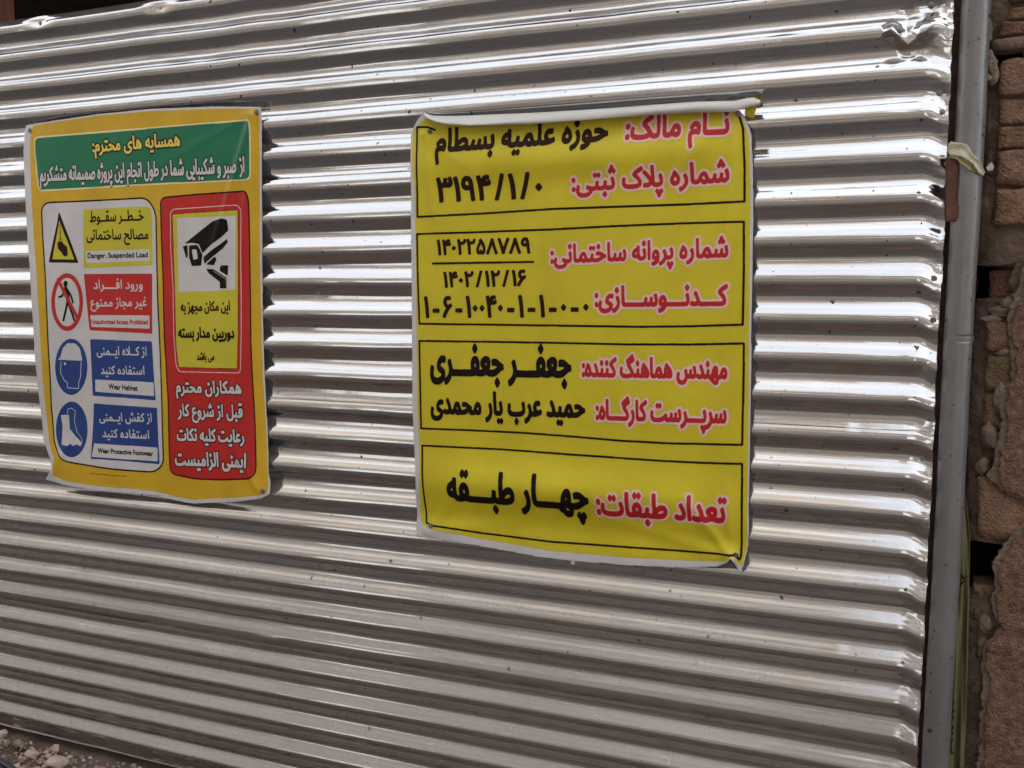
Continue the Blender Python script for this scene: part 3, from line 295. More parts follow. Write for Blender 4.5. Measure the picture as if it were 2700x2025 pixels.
FE92 343 0,-5,10,77,36,78,58,80,76,85,91,91,103,101,113,114,120,130,128,151,134,176,140,206,148,242,156,283,234,268,225,228,217,185,213,147,222,111,230,101,243,93,261,86,285,81,315,78,353,77,366,76,376,72,384,66,393,38,391,28,387,18,379,9,369,1,357,-4,343,-5,303,-4,269,0,241,7,219,16,201,27,187,42,177,58,169,78,164,99,194,97,183,77,172,60,160,45,119,14,68,-1 170,-191,157,-189,145,-185,135,-177,126,-166,122,-155,120,-142,122,-129,126,-118,135,-107,145,-99,157,-94,170,-92,183,-94,194,-99,205,-107,213,-118,217,-129,219,-142,217,-155,213,-166,205,-177,194,-185,183,-189
FE95 993 390,-21,416,61,472,61,525,62,573,64,618,67,671,72,717,78,757,87,790,97,817,109,838,124,852,140,861,160,864,181,862,208,858,237,850,269,814,376,891,403,916,335,935,263,943,197,940,160,931,126,916,97,894,71,864,48,826,29,792,17,752,6,707,-2,657,-9,600,-14,537,-18,467,-20 390,-21,347,-20,306,-18,269,-15,234,-10,191,0,154,11,121,26,93,44,71,64,53,89,40,116,33,147,30,182,34,234,45,287,58,339,133,320,124,285,116,243,112,205,115,173,124,145,139,122,161,102,191,87,231,76,267,69,310,65,360,62,416,61,436,11 557,401,544,403,532,407,522,416,513,426,509,437,507,450,509,463,513,474,522,485,532,493,544,498,557,500,570,498,581,493,592,485,600,474,604,463,606,450,604,437,600,426,592,416,581,407,570,403 420,401,407,403,395,407,385,416,376,426,372,437,370,450,372,463,376,474,385,485,395,493,407,498,420,500,433,498,444,493,455,485,463,474,467,463,469,450,467,437,463,426,455,416,444,407,433,403
FE96 1093 390,-21,416,61,545,69,590,75,635,84,681,96,725,110,768,128,809,149,848,174,884,202,916,235,979,198,967,162,964,137,975,109,985,100,998,92,1016,86,1040,81,1069,78,1103,77,1116,76,1126,72,1134,66,1143,38,1141,28,1137,18,1129,9,1119,1,1107,-4,1093,-5,1052,-3,1015,1,981,9,951,19,927,34,909,52,896,73,891,99,893,128,911,122,883,99,851,78,816,60,777,43,736,28,693,15,647,4,599,-5,549,-12 390,-21,347,-20,306,-18,269,-15,234,-10,191,0,154,11,121,26,93,44,71,64,53,89,40,116,33,147,30,182,34,234,45,287,58,339,133,320,124,285,116,243,112,205,115,173,124,145,139,122,161,102,191,87,231,76,267,69,310,65,360,62,416,61,436,11 558,401,545,403,533,407,523,416,514,426,510,437,508,450,510,463,514,474,523,485,533,493,545,498,558,500,571,498,582,493,593,485,601,474,605,463,607,450,605,437,601,426,593,416,582,407,571,403 421,401,408,403,396,407,386,416,377,426,373,437,371,450,373,463,377,474,386,485,396,493,408,498,421,500,434,498,445,493,456,485,464,474,468,463,470,450,468,437,464,426,456,416,445,407,434,403
FE97 299 0,-5,10,77,46,78,77,79,102,82,122,86,138,94,149,105,157,119,161,139,163,163,162,181,159,201,155,223,134,296,106,373,187,403,212,330,231,249,235,223,238,200,239,179,238,147,233,119,226,94,215,72,201,53,183,37,162,24,137,13,109,5,76,-1,40,-4 218,507,205,509,193,513,183,522,174,532,170,543,168,556,170,569,174,580,183,591,193,599,205,604,218,606,231,604,242,599,252,591,261,580,265,569,267,556,265,543,261,532,252,522,242,513,231,509 81,507,68,509,56,513,46,522,37,532,33,543,31,556,33,569,37,580,46,591,56,599,68,604,81,606,94,604,105,599,116,591,124,580,128,569,130,556,128,543,124,532,116,522,105,513,94,509
FE98 373 0,-5,10,77,41,78,67,80,88,85,105,91,119,101,131,114,140,130,147,151,154,176,160,206,168,242,176,283,254,268,245,228,237,185,233,147,235,119,250,97,261,91,275,87,294,83,318,79,347,78,383,77,396,76,406,72,414,66,423,38,421,28,417,18,409,9,399,1,387,-4,373,-5,335,-4,303,-2,276,2,254,7,236,13,222,21,210,30,202,41,196,54,184,99,214,97,203,77,192,60,180,45,137,14,80,-1,56,-3,29,-5 267,386,254,388,242,392,232,401,223,411,219,422,217,435,219,448,223,459,232,470,242,478,254,483,267,485,280,483,291,478,302,470,310,459,314,448,316,435,314,422,310,411,302,401,291,392,280,388 130,386,117,388,105,392,95,401,86,411,82,422,80,435,82,448,86,459,95,470,105,478,117,483,130,485,143,483,154,478,165,470,173,459,177,448,179,435,177,422,173,411,165,401,154,392,143,388
FE9B 299 0,-5,10,77,46,78,77,79,102,82,122,86,138,94,149,105,157,119,161,139,163,163,162,181,159,201,155,223,134,296,106,373,187,403,212,330,231,249,235,223,238,200,239,179,238,147,233,119,226,94,215,72,201,53,183,37,162,24,137,13,109,5,76,-1,40,-4 150,617,137,619,125,623,115,632,106,642,102,653,100,666,102,679,106,690,115,701,125,709,137,714,150,716,163,714,174,709,185,701,193,690,197,679,199,666,197,653,193,642,185,632,174,623,163,619 82,507,69,509,57,513,47,522,38,532,34,543,32,556,34,569,38,580,47,591,57,599,69,604,82,606,95,604,106,599,117,591,125,580,129,569,131,556,129,543,125,532,117,522,106,513,95,509 218,507,205,509,193,513,183,522,174,532,170,543,168,556,170,569,174,580,183,591,193,599,205,604,218,606,231,604,242,599,252,591,261,580,265,569,267,556,265,543,261,532,252,522,242,513,231,509
FE9F 589 0,-5,9,77,111,85,209,108,302,145,386,194,326,234,252,261,166,270,136,269,108,266,76,259,60,335,114,348,166,352,200,351,231,346,260,340,337,309,402,273,461,243,481,236,501,231,521,230,542,230,549,158,521,157,495,153,470,146,400,116,327,77,243,38,211,26,176,16,138,7,96,0,50,-4 279,-186,266,-184,254,-180,244,-172,235,-161,231,-150,229,-137,231,-124,235,-113,244,-102,254,-94,266,-89,279,-87,292,-89,303,-94,314,-102,322,-113,326,-124,328,-137,326,-150,322,-161,314,-172,303,-180,292,-184
FEA0 637 637,-5,560,1,497,21,479,33,464,47,450,65,438,86,429,111,421,140,480,175,489,150,500,130,512,114,526,101,543,92,564,85,587,81,615,78,647,77,660,76,670,72,678,66,687,38,685,28,681,18,673,9,663,1,651,-4 0,-5,9,77,111,85,209,108,302,145,386,194,326,234,252,261,166,270,136,269,108,266,76,259,60,335,114,348,166,352,200,351,231,346,260,340,337,309,402,273,461,243,481,236,501,231,521,230,542,230,549,158,521,157,495,153,470,146,400,116,327,77,243,38,211,26,176,16,138,7,96,0,50,-4 261,-186,248,-184,236,-180,226,-172,217,-161,213,-150,211,-137,213,-124,217,-113,226,-102,236,-94,248,-89,261,-87,274,-89,285,-94,296,-102,304,-113,308,-124,310,-137,308,-150,304,-161,296,-172,285,-180,274,-184
FEA2 649 650,-5,564,1,535,7,508,17,483,30,460,48,440,72,423,102,409,138,400,182,396,235,460,269,465,228,472,192,483,164,495,140,510,121,527,107,546,96,566,88,588,83,659,77,672,76,682,72,690,66,699,38,698,28,693,18,686,9,676,1,664,-4 360,-394,314,-392,270,-387,227,-378,186,-365,149,-349,115,-329,84,-304,59,-276,38,-244,22,-208,13,-168,10,-124,12,-86,18,-49,27,-14,40,21,57,54,77,86,100,116,126,144,156,171,189,196,224,219,263,241,304,260,348,277,394,292,383,279,330,297,274,315,212,328,141,333,89,328,46,318,32,392,91,410,156,416,186,415,213,412,238,408,307,387,375,363,456,342,487,337,522,334,561,332,570,332,572,250,539,249,505,245,470,239,363,207,260,155,229,133,200,109,174,84,150,56,130,26,114,-7,102,-40,94,-76,92,-114,94,-147,102,-177,114,-204,131,-227,151,-248,175,-265,202,-280,231,-291,264,-300,298,-306,333,-310,370,-311,471,-301,571,-271,599,-339,560,-356,520,-370,480,-381,440,-388,400,-393
FEA3 589 0,-5,9,77,111,85,209,108,302,145,386,194,326,234,252,261,166,270,136,269,108,266,76,259,60,335,114,348,166,352,200,351,231,346,260,340,337,309,402,273,461,243,481,236,501,231,521,230,542,230,549,158,521,157,495,153,470,146,400,116,327,77,243,38,211,26,176,16,138,7,96,0,50,-4
FEA4 637 637,-5,560,1,497,21,479,33,464,47,450,65,438,86,429,111,421,140,480,175,489,150,500,130,512,114,526,101,543,92,564,85,587,81,615,78,647,77,660,76,670,72,678,66,687,38,685,28,681,18,673,9,663,1,651,-4 0,-5,9,77,111,85,209,108,302,145,386,194,326,234,252,261,166,270,136,269,108,266,76,259,60,335,114,348,166,352,200,351,231,346,260,340,337,309,402,273,461,243,481,236,501,231,521,230,542,230,549,158,521,157,495,153,470,146,400,116,327,77,243,38,211,26,176,16,138,7,96,0,50,-4
FEA7 589 0,-5,9,77,111,85,209,108,302,145,386,194,326,234,252,261,166,270,136,269,108,266,76,259,60,335,114,348,166,352,200,351,231,346,260,340,337,309,402,273,461,243,481,236,501,231,521,230,542,230,549,158,521,157,495,153,470,146,400,116,327,77,243,38,211,26,176,16,138,7,96,0,50,-4 167,455,154,457,142,461,132,470,123,480,119,491,117,504,119,517,123,528,132,539,142,547,154,552,167,554,180,552,191,547,202,539,210,528,214,517,216,504,214,491,210,480,202,470,191,461,180,457
FEA9 477 35,45,75,114,90,105,109,97,131,89,156,82,184,78,215,77,246,78,273,81,295,87,312,95,327,105,338,117,345,130,350,145,351,162,350,176,347,193,343,212,335,234,323,260,306,292,290,319,271,350,247,385,220,424,289,469,314,433,337,400,356,367,374,337,393,299,408,265,419,234,426,205,431,180,432,157,430,131,423,105,412,80,396,56,373,35,345,18,310,5,266,-3,215,-6,146,0,84,18
FEAA 532 215,77,246,78,273,81,295,87,312,95,327,105,338,117,345,130,350,145,351,162,350,176,346,192,341,210,312,273,271,346,220,424,289,469,357,358,406,260,438,174,448,147,458,126,470,109,481,97,493,88,506,83,541,77,554,76,564,72,572,66,582,38,580,28,576,18,568,9,558,1,546,-4,532,-5,510,-4,489,1,468,8,447,18,429,31,413,49,399,70,389,95,381,125,421,157,419,131,413,105,404,80,390,56,369,36,343,18,309,5,266,-3,215,-6,146,0,84,18,35,45,75,114,90,105,109,97,131,89,156,82,184,78
FEAD 367 4,-230,-25,-154,23,-137,64,-119,100,-99,131,-78,163,-47,188,-17,206,15,217,47,224,77,226,107,220,161,199,220,188,244,174,271,157,302,230,339,253,296,271,255,285,216,294,179,299,145,301,114,299,73,292,35,281,0,265,-33,247,-63,227,-91,204,-116,179,-138,154,-158,75,-204,49,-215,26,-224
FEAE 396 4,-232,-25,-156,21,-139,61,-121,97,-101,127,-80,152,-58,174,-35,191,-12,204,12,214,37,221,61,225,84,226,107,224,140,216,173,205,207,157,302,230,339,264,270,290,206,308,151,318,125,330,106,345,93,361,84,382,79,406,77,419,76,429,72,437,66,446,38,444,28,440,18,432,9,422,1,410,-4,396,-5,369,-3,345,2,325,11,308,22,294,36,283,52,264,105,296,87,293,44,283,4,267,-34,245,-68,220,-100,191,-128,160,-154,128,-176,95,-195,63,-211,32,-223
FEAF 367 4,-230,-25,-154,23,-137,64,-119,100,-99,131,-78,163,-47,188,-17,206,15,217,47,224,77,226,107,220,161,199,220,188,244,174,271,157,302,230,339,253,296,271,255,285,216,294,179,299,145,301,114,299,73,292,35,281,0,265,-33,247,-63,227,-91,204,-116,179,-138,154,-158,75,-204,49,-215,26,-224 177,454,164,456,152,460,142,469,133,479,129,490,127,503,129,516,133,527,142,538,152,546,164,551,177,553,190,551,201,546,212,538,220,527,224,516,226,503,224,490,220,479,212,469,201,460,190,456
FEB0 396 4,-232,-25,-156,21,-139,61,-121,97,-101,127,-80,152,-58,174,-35,191,-12,204,12,214,37,221,61,225,84,226,107,224,140,216,173,205,207,157,302,230,339,264,270,290,206,308,151,318,125,330,106,345,93,361,84,382,79,406,77,419,76,429,72,437,66,446,38,444,28,440,18,432,9,422,1,410,-4,396,-5,369,-3,345,2,325,11,308,22,294,36,283,52,264,105,296,87,293,44,283,4,267,-34,245,-68,220,-100,191,-128,160,-154,128,-176,95,-195,63,-211,32,-223 163,454,150,456,138,460,128,469,119,479,115,490,113,503,115,516,119,527,128,538,138,546,150,551,163,553,176,551,187,546,198,538,206,527,210,516,212,503,210,490,206,479,198,469,187,460,176,456
FEB1 1209 313,-232,276,-230,240,-225,205,-217,172,-205,142,-189,115,-171,90,-150,69,-125,53,-99,40,-69,33,-36,30,-1,35,51,49,110,72,176,144,148,127,95,116,48,112,6,115,-26,124,-55,140,-80,160,-101,185,-119,214,-133,246,-142,280,-148,316,-150,359,-148,397,-143,430,-135,459,-123,483,-109,503,-94,519,-76,532,-57,542,-37,553,26,547,109,530,186,507,262,588,284,595,260,600,240,605,223,615,185,621,160,629,138,637,119,647,106,657,95,668,88,681,83,725,77,761,82,771,87,780,95,790,106,798,121,806,142,814,167,820,198,827,237,833,282,909,268,902,224,895,173,891,130,898,104,903,96,912,89,924,84,939,80,958,78,982,77,1036,82,1049,86,1061,94,1071,105,1077,119,1082,139,1083,163,1082,181,1079,201,1075,223,1054,296,1026,373,1107,403,1132,330,1151,249,1155,223,1158,200,1159,179,1158,147,1153,118,1146,93,1135,71,1123,52,1108,36,1091,23,1072,12,1052,5,981,-5,921,1,878,20,851,52,837,97,871,97,860,75,848,55,835,39,821,25,805,14,788,6,768,0,745,-4,720,-5,700,-4,683,-1,667,4,631,26,608,57,596,92,637,41,616,-55,602,-86,585,-116,564,-144,537,-169,505,-190,467,-208,435,-219,398,-226,358,-231
FEB3 784 0,-5,10,77,30,78,47,79,62,82,75,86,86,94,96,105,104,119,113,139,121,163,129,193,139,231,149,275,224,254,215,216,206,172,202,130,204,115,210,102,221,91,237,83,260,79,290,77,309,78,325,79,339,82,351,87,361,95,371,106,379,121,386,142,393,167,400,198,407,237,414,282,490,268,483,224,476,173,472,130,479,104,484,96,493,89,505,84,520,80,539,78,563,77,614,84,627,90,638,99,647,110,653,124,657,142,658,163,656,191,650,222,641,259,601,373,682,403,707,330,726,249,730,223,733,200,734,179,733,150,729,123,722,98,713,76,702,57,688,41,672,27,654,15,634,7,612,0,588,-4,562,-5,533,-4,507,0,485,6,467,15,451,26,439,40,430,56,423,75,418,97,452,97,439,71,426,49,412,32,397,19,380,9,360,3,337,-2,310,-4,278,-5,225,3,206,10,190,21,175,35,163,53,155,76,150,105,180,111,168,80,154,55,139,36,121,21,102,10,80,3,56,-1,29,-4
FEB4 850 0,-5,10,77,30,78,47,79,62,82,75,86,86,94,96,105,104,119,113,139,121,163,129,193,139,231,149,275,224,254,210,194,202,130,210,102,217,95,226,88,238,84,252,80,270,78,290,77,309,78,325,79,339,82,351,87,361,95,371,106,379,121,386,142,393,167,400,198,407,237,414,282,490,268,483,224,476,173,472,130,479,104,484,96,493,89,505,84,520,80,539,78,563,77,593,79,617,86,636,98,648,114,656,136,658,162,657,211,654,268,646,340,719,345,723,294,728,250,733,212,738,180,746,153,755,131,765,113,779,99,794,89,812,82,834,78,860,77,873,76,883,72,891,66,900,38,898,28,894,18,886,9,876,1,864,-4,850,-5,828,-4,808,-1,790,5,744,31,712,69,694,114,712,108,703,80,692,57,678,39,661,24,642,13,622,5,554,-5,526,-4,502,0,482,6,465,15,450,26,439,40,429,56,423,75,418,97,452,97,439,71,426,49,412,32,397,19,380,9,360,3,337,-2,310,-4,278,-5,225,3,206,10,190,21,175,35,163,53,155,76,150,105,180,111,168,80,154,55,139,36,121,21,102,10,80,3,56,-1,29,-4
FEB6 1269 313,-232,276,-230,240,-225,205,-217,172,-205,142,-189,115,-171,90,-150,69,-125,53,-99,40,-69,33,-36,30,-1,35,51,49,110,72,176,144,148,127,95,116,48,112,6,115,-26,124,-55,140,-80,160,-101,185,-119,214,-133,246,-142,280,-148,316,-150,359,-148,397,-143,430,-135,459,-123,483,-109,503,-94,519,-76,532,-57,542,-37,553,26,547,109,530,186,507,262,588,284,598,250,605,222,611,202,621,160,629,138,637,119,647,106,657,95,668,88,681,83,725,77,761,82,771,87,780,95,790,106,798,121,806,142,814,167,820,198,827,237,833,282,909,268,902,224,895,173,891,130,898,104,903,96,912,89,924,84,939,80,958,78,982,77,1012,79,1036,86,1055,98,1067,114,1075,136,1077,162,1076,211,1073,268,1065,340,1138,345,1142,294,1147,250,1152,212,1157,180,1165,153,1174,131,1184,113,1198,99,1213,89,1231,82,1253,78,1279,77,1292,76,1302,72,1310,66,1319,38,1317,28,1313,18,1305,9,1295,1,1283,-4,1269,-5,1240,-3,1215,2,1192,11,1171,23,1154,37,1140,55,1128,73,1119,93,1113,114,1131,108,1122,80,1111,57,1097,39,1080,24,1061,13,1041,5,973,-5,945,-4,921,0,901,6,884,15,869,26,858,40,848,56,842,75,837,97,871,97,860,75,848,55,835,39,821,25,805,14,788,6,768,0,745,-4,720,-5,700,-4,683,-1,667,4,631,26,608,57,596,92,637,41,633,8,626,-25,617,-58,603,-89,586,-118,564,-146,537,-170,505,-191,467,-209,435,-219,398,-226,358,-231 824,545,811,547,799,551,789,560,780,570,776,581,774,594,776,607,780,618,789,629,799,637,811,642,824,644,837,642,848,637,859,629,867,618,871,607,873,594,871,581,867,570,859,560,848,551,837,547 756,435,743,437,731,441,721,450,712,460,708,471,706,484,708,497,712,508,721,519,731,527,743,532,756,534,769,532,780,527,791,519,799,508,803,497,805,484,803,471,799,460,791,450,780,441,769,437 892,435,879,437,867,441,857,450,848,460,844,471,842,484,844,497,848,508,857,519,867,527,879,532,892,534,905,532,916,527,927,519,935,508,939,497,941,484,939,471,935,460,927,450,916,441,905,437
FEB7 784 0,-5,10,77,30,78,47,79,62,82,75,86,86,94,96,105,104,119,113,139,121,163,129,193,139,231,149,275,224,254,215,216,206,172,202,130,204,115,210,102,221,91,237,83,260,79,290,77,309,78,325,79,339,82,351,87,361,95,371,106,379,121,386,142,393,167,400,198,407,237,414,282,490,268,483,224,476,173,472,130,479,104,484,96,493,89,505,84,520,80,539,78,563,77,614,84,627,90,638,99,647,110,653,124,657,142,658,163,656,191,650,222,641,259,601,373,682,403,707,330,726,249,730,223,733,200,734,179,733,150,729,123,722,98,713,76,702,57,688,41,672,27,654,15,634,7,612,0,588,-4,562,-5,533,-4,507,0,485,6,467,15,451,26,439,40,430,56,423,75,418,97,452,97,439,71,426,49,412,32,397,19,380,9,360,3,337,-2,310,-4,278,-5,225,3,206,10,190,21,175,35,163,53,155,76,150,105,180,111,168,80,154,55,139,36,121,21,102,10,80,3,56,-1,29,-4 431,545,418,547,406,551,396,560,387,570,383,581,381,594,383,607,387,618,396,629,406,637,418,642,431,644,444,642,455,637,466,629,474,618,478,607,480,594,478,581,474,570,466,560,455,551,444,547 363,435,350,437,338,441,328,450,319,460,315,471,313,484,315,497,319,508,328,519,338,527,350,532,363,534,376,532,387,527,398,519,406,508,410,497,412,484,410,471,406,460,398,450,387,441,376,437 499,435,486,437,474,441,464,450,455,460,451,471,449,484,451,497,455,508,464,519,474,527,486,532,499,534,512,532,523,527,534,519,542,508,546,497,548,484,546,471,542,460,534,450,523,441,512,437
FEB8 850 0,-5,10,77,30,78,47,79,62,82,75,86,86,94,96,105,104,119,113,139,121,163,129,193,139,231,149,275,224,254,210,194,202,130,210,102,217,95,226,88,238,84,252,80,270,78,290,77,309,78,325,79,339,82,351,87,361,95,371,106,379,121,386,142,393,167,400,198,407,237,414,282,490,268,483,224,476,173,472,130,479,104,484,96,493,89,505,84,520,80,539,78,563,77,593,79,617,86,636,98,648,114,656,136,658,162,657,211,654,268,646,340,719,345,723,294,728,250,733,212,738,180,746,153,755,131,765,113,779,99,794,89,812,82,834,78,860,77,873,76,883,72,891,66,900,38,898,28,894,18,886,9,876,1,864,-4,850,-5,828,-4,808,-1,790,5,744,31,712,69,694,114,712,108,703,80,692,57,678,39,661,24,642,13,622,5,554,-5,526,-4,502,0,482,6,465,15,450,26,439,40,429,56,423,75,418,97,452,97,439,71,426,49,412,32,397,19,380,9,360,3,337,-2,310,-4,278,-5,225,3,206,10,190,21,175,35,163,53,155,76,150,105,180,111,168,80,154,55,139,36,121,21,102,10,80,3,56,-1,29,-4 431,545,418,547,406,551,396,560,387,570,383,581,381,594,383,607,387,618,396,629,406,637,418,642,431,644,444,642,455,637,466,629,474,618,478,607,480,594,478,581,474,570,466,560,455,551,444,547 363,435,350,437,338,441,328,450,319,460,315,471,313,484,315,497,319,508,328,519,338,527,350,532,363,534,376,532,387,527,398,519,406,508,410,497,412,484,410,471,406,460,398,450,387,441,376,437 499,435,486,437,474,441,464,450,455,460,451,471,449,484,451,497,455,508,464,519,474,527,486,532,499,534,512,532,523,527,534,519,542,508,546,497,548,484,546,471,542,460,534,450,523,441,512,437
FEBB 903 484,-18,429,-17,379,-15,337,-12,299,-6,267,0,240,8,217,17,199,28,184,41,173,55,164,71,158,89,181,97,164,68,146,45,127,28,107,15,87,6,67,1,0,-5,10,77,32,78,51,81,68,87,82,95,94,106,105,120,114,137,122,157,130,181,138,208,146,240,154,275,227,256,216,212,209,176,206,151,207,136,211,122,217,111,227,100,241,91,259,84,283,77,313,72,349,69,380,67,416,65,457,64,502,64,544,65,584,68,620,72,653,78,682,86,708,97,729,108,748,122,762,137,773,154,779,172,781,192,770,236,761,249,750,261,736,272,719,280,699,285,675,287,643,284,611,276,580,262,548,244,518,223,490,200,414,123,393,98,376,75,361,55,274,58,297,93,322,128,351,165,381,200,414,234,449,266,485,295,522,320,561,341,601,356,641,366,681,369,716,366,747,359,776,347,800,330,820,310,837,286,848,260,856,231,858,200,854,162,843,126,824,92,795,61,756,34,707,12,662,-1,610,-10,551,-16
FEBC 949 949,-5,930,-4,908,-3,884,1,804,20,778,31,755,44,735,59,817,100,890,82,959,77,972,76,982,72,990,66,999,38,997,28,993,18,985,9,975,1,963,-4 484,-18,429,-17,379,-15,337,-12,299,-6,267,0,240,8,217,17,199,28,184,41,173,55,164,71,158,89,181,97,164,68,146,45,127,28,107,15,87,6,67,1,0,-5,10,77,32,78,51,81,68,87,82,95,94,106,105,120,114,137,122,157,130,181,138,208,146,240,154,275,227,256,216,212,209,176,206,151,207,136,211,122,217,111,227,100,241,91,259,84,283,77,313,72,349,69,380,67,416,65,457,64,502,64,544,65,584,68,620,72,653,78,682,86,708,97,729,108,748,122,762,137,773,154,779,172,781,192,770,236,761,249,750,261,736,272,719,280,699,285,675,287,643,284,611,276,580,262,548,244,518,223,490,200,414,123,393,98,376,75,361,55,274,58,297,93,322,128,351,165,381,200,414,234,449,266,485,295,522,320,561,341,601,356,641,366,681,369,716,366,747,359,776,347,800,330,820,310,837,286,848,260,856,231,858,200,854,162,843,126,824,92,795,61,756,34,707,12,662,-1,610,-10,551,-16
FEC1 788 369,-13,252,-11,155,-7,77,-1,20,6,29,84,96,77,179,73,276,70,387,69,429,70,469,73,505,77,538,83,567,91,593,102,614,113,633,127,647,142,658,159,664,177,666,197,655,241,646,254,635,266,621,277,604,285,584,290,560,292,528,289,496,281,465,267,433,249,403,228,375,205,299,128,278,103,261,80,246,60,159,63,182,98,207,133,236,170,266,205,299,239,334,271,370,300,407,325,446,346,486,361,526,371,566,374,601,372,632,364,661,352,685,335,705,315,722,291,733,265,741,236,743,205,739,167,728,131,709,97,680,66,641,39,592,17,547,4,495,-6,436,-11 213,99,193,714,274,714,294,169
FEC3 677 0,-5,10,77,219,77,261,77,300,79,336,81,370,85,409,90,444,98,474,107,499,118,519,131,535,146,546,162,553,181,555,201,544,238,535,251,524,262,510,273,493,281,473,285,449,287,417,284,385,276,354,262,322,244,292,223,264,200,188,123,167,98,150,75,135,55,48,58,71,93,96,128,125,165,155,200,188,234,223,266,259,295,296,320,335,341,375,356,415,366,455,369,490,366,521,359,550,347,574,330,594,310,611,286,622,260,630,231,632,200,628,169,617,137,598,106,570,76,531,51,481,31,452,22,420,15,385,9,347,4,306,1,262,-2,226,-3,188,-4,148,-5,105,-5 95,94,75,714,156,714,176,164
FEC4 710 710,-5,691,-4,669,-3,645,1,565,20,539,31,516,44,496,59,578,100,651,82,720,77,733,76,743,72,751,66,760,38,758,28,754,18,746,9,736,1,724,-4 0,-5,10,77,219,77,261,77,300,79,336,81,370,85,409,90,444,98,474,107,499,118,519,131,535,146,546,162,553,181,555,201,544,238,535,251,524,262,510,273,493,281,473,285,449,287,417,284,385,276,354,262,322,244,292,223,264,200,188,123,167,98,150,75,135,55,48,58,71,93,96,128,125,165,155,200,188,234,223,266,259,295,296,320,335,341,375,356,415,366,455,369,490,366,521,359,550,347,574,330,594,310,611,286,622,260,630,231,632,200,628,169,617,137,598,106,570,76,531,51,481,31,452,22,420,15,385,9,347,4,306,1,262,-2,226,-3,188,-4,148,-5,105,-5 95,94,75,714,156,714,176,164
FEC9 507 343,-394,307,-393,269,-388,231,-382,193,-371,157,-357,123,-339,92,-316,65,-289,42,-257,24,-219,14,-176,10,-127,13,-80,23,-35,39,8,61,49,89,87,122,122,149,147,180,169,213,190,248,208,285,224,325,238,366,249,409,258,430,180,383,170,338,157,295,141,256,122,220,101,188,78,159,51,136,23,117,-9,103,-42,95,-77,92,-115,94,-145,99,-172,108,-196,120,-217,134,-236,151,-252,210,-288,278,-307,343,-312,451,-303,487,-295,520,-286,551,-274,577,-344,559,-352,538,-360,514,-368,429,-387 178,136,152,144,128,156,106,172,86,190,69,211,56,234,45,258,39,284,37,310,40,350,50,385,67,415,88,441,113,462,143,478,174,490,207,497,241,499,290,495,340,483,323,406,281,414,241,417,218,416,197,411,177,404,160,394,145,382,133,369,124,353,119,335,117,316,119,299,124,282,133,268,172,231,221,208,265,201
FECB 503 0,-5,10,77,49,77,81,77,108,78,128,79,145,80,158,81,180,82,167,90,153,100,138,114,123,129,109,148,96,169,86,192,80,219,78,248,81,284,90,318,105,348,124,375,149,397,178,415,210,428,246,436,284,439,333,435,383,423,366,346,324,354,284,357,261,356,240,351,220,344,203,333,188,321,176,306,167,289,162,270,160,248,171,201,200,162,240,134,284,117,322,112,344,119,367,127,398,139,445,160,473,87,337,39,301,29,264,20,226,13,186,7,143,1,98,-2,51,-4
FECC 521 0,-5,10,77,49,78,87,82,123,89,221,120,249,133,274,148,297,165,317,182,333,199,347,218,356,236,362,254,364,272,355,299,348,307,337,315,325,321,309,326,289,329,267,330,218,324,167,308,126,284,177,241,225,196,279,140,331,111,393,92,461,81,531,77,544,76,554,72,562,66,571,38,569,28,565,18,557,9,547,1,535,-4,521,-5,409,6,371,14,335,24,301,38,269,53,241,71,216,92,178,136,133,181,80,223,68,241,58,268,54,289,56,300,62,312,73,325,87,339,104,352,124,366,197,398,225,405,253,410,282,411,318,409,348,403,375,394,396,382,413,367,427,351,436,332,441,314,443,294,441,265,433,236,421,207,404,178,383,151,358,125,329,101,297,78,262,58,224,39,184,24,141,12,95,2,49,-3
FECF 503 0,-5,10,77,49,77,81,77,108,78,128,79,145,80,158,81,180,82,167,90,153,100,138,114,123,129,109,148,96,169,86,192,80,219,78,248,81,284,90,318,105,348,124,375,149,397,178,415,210,428,246,436,284,439,333,435,383,423,366,346,324,354,284,357,261,356,240,351,220,344,203,333,188,321,176,306,167,289,162,270,160,248,171,201,200,162,240,134,284,117,322,112,344,119,367,127,398,139,445,160,473,87,337,39,301,29,264,20,226,13,186,7,143,1,98,-2,51,-4 265,542,252,544,240,548,230,557,221,567,217,578,215,591,217,604,221,615,230,626,240,634,252,639,265,641,278,639,289,634,300,626,308,615,312,604,314,591,312,578,308,567,300,557,289,548,278,544
FED3 447 0,-5,10,77,66,78,128,79,186,84,231,93,253,102,272,113,287,126,299,140,309,157,316,178,320,201,323,229,324,261,323,288,319,314,313,339,305,361,294,381,282,397,268,409,252,417,234,419,219,417,205,411,193,402,181,389,171,374,164,357,153,303,162,267,168,258,178,250,190,244,205,239,222,236,242,235,301,241,351,257,355,187,319,169,277,159,233,156,201,158,172,163,147,173,125,185,107,200,93,218,82,237,76,259,74,283,75,308,79,334,86,360,120,430,136,450,153,467,173,482,194,492,217,499,242,501,276,497,306,485,332,466,353,440,371,410,385,375,394,336,400,296,402,255,399,207,391,165,377,127,356,93,328,63,292,38,237,16,166,3,85,-4 223,604,210,606,198,610,188,619,179,629,175,640,173,653,175,666,179,677,188,688,198,696,210,701,223,703,236,701,247,696,258,688,266,677,270,666,272,653,270,640,266,629,258,619,247,610,236,606
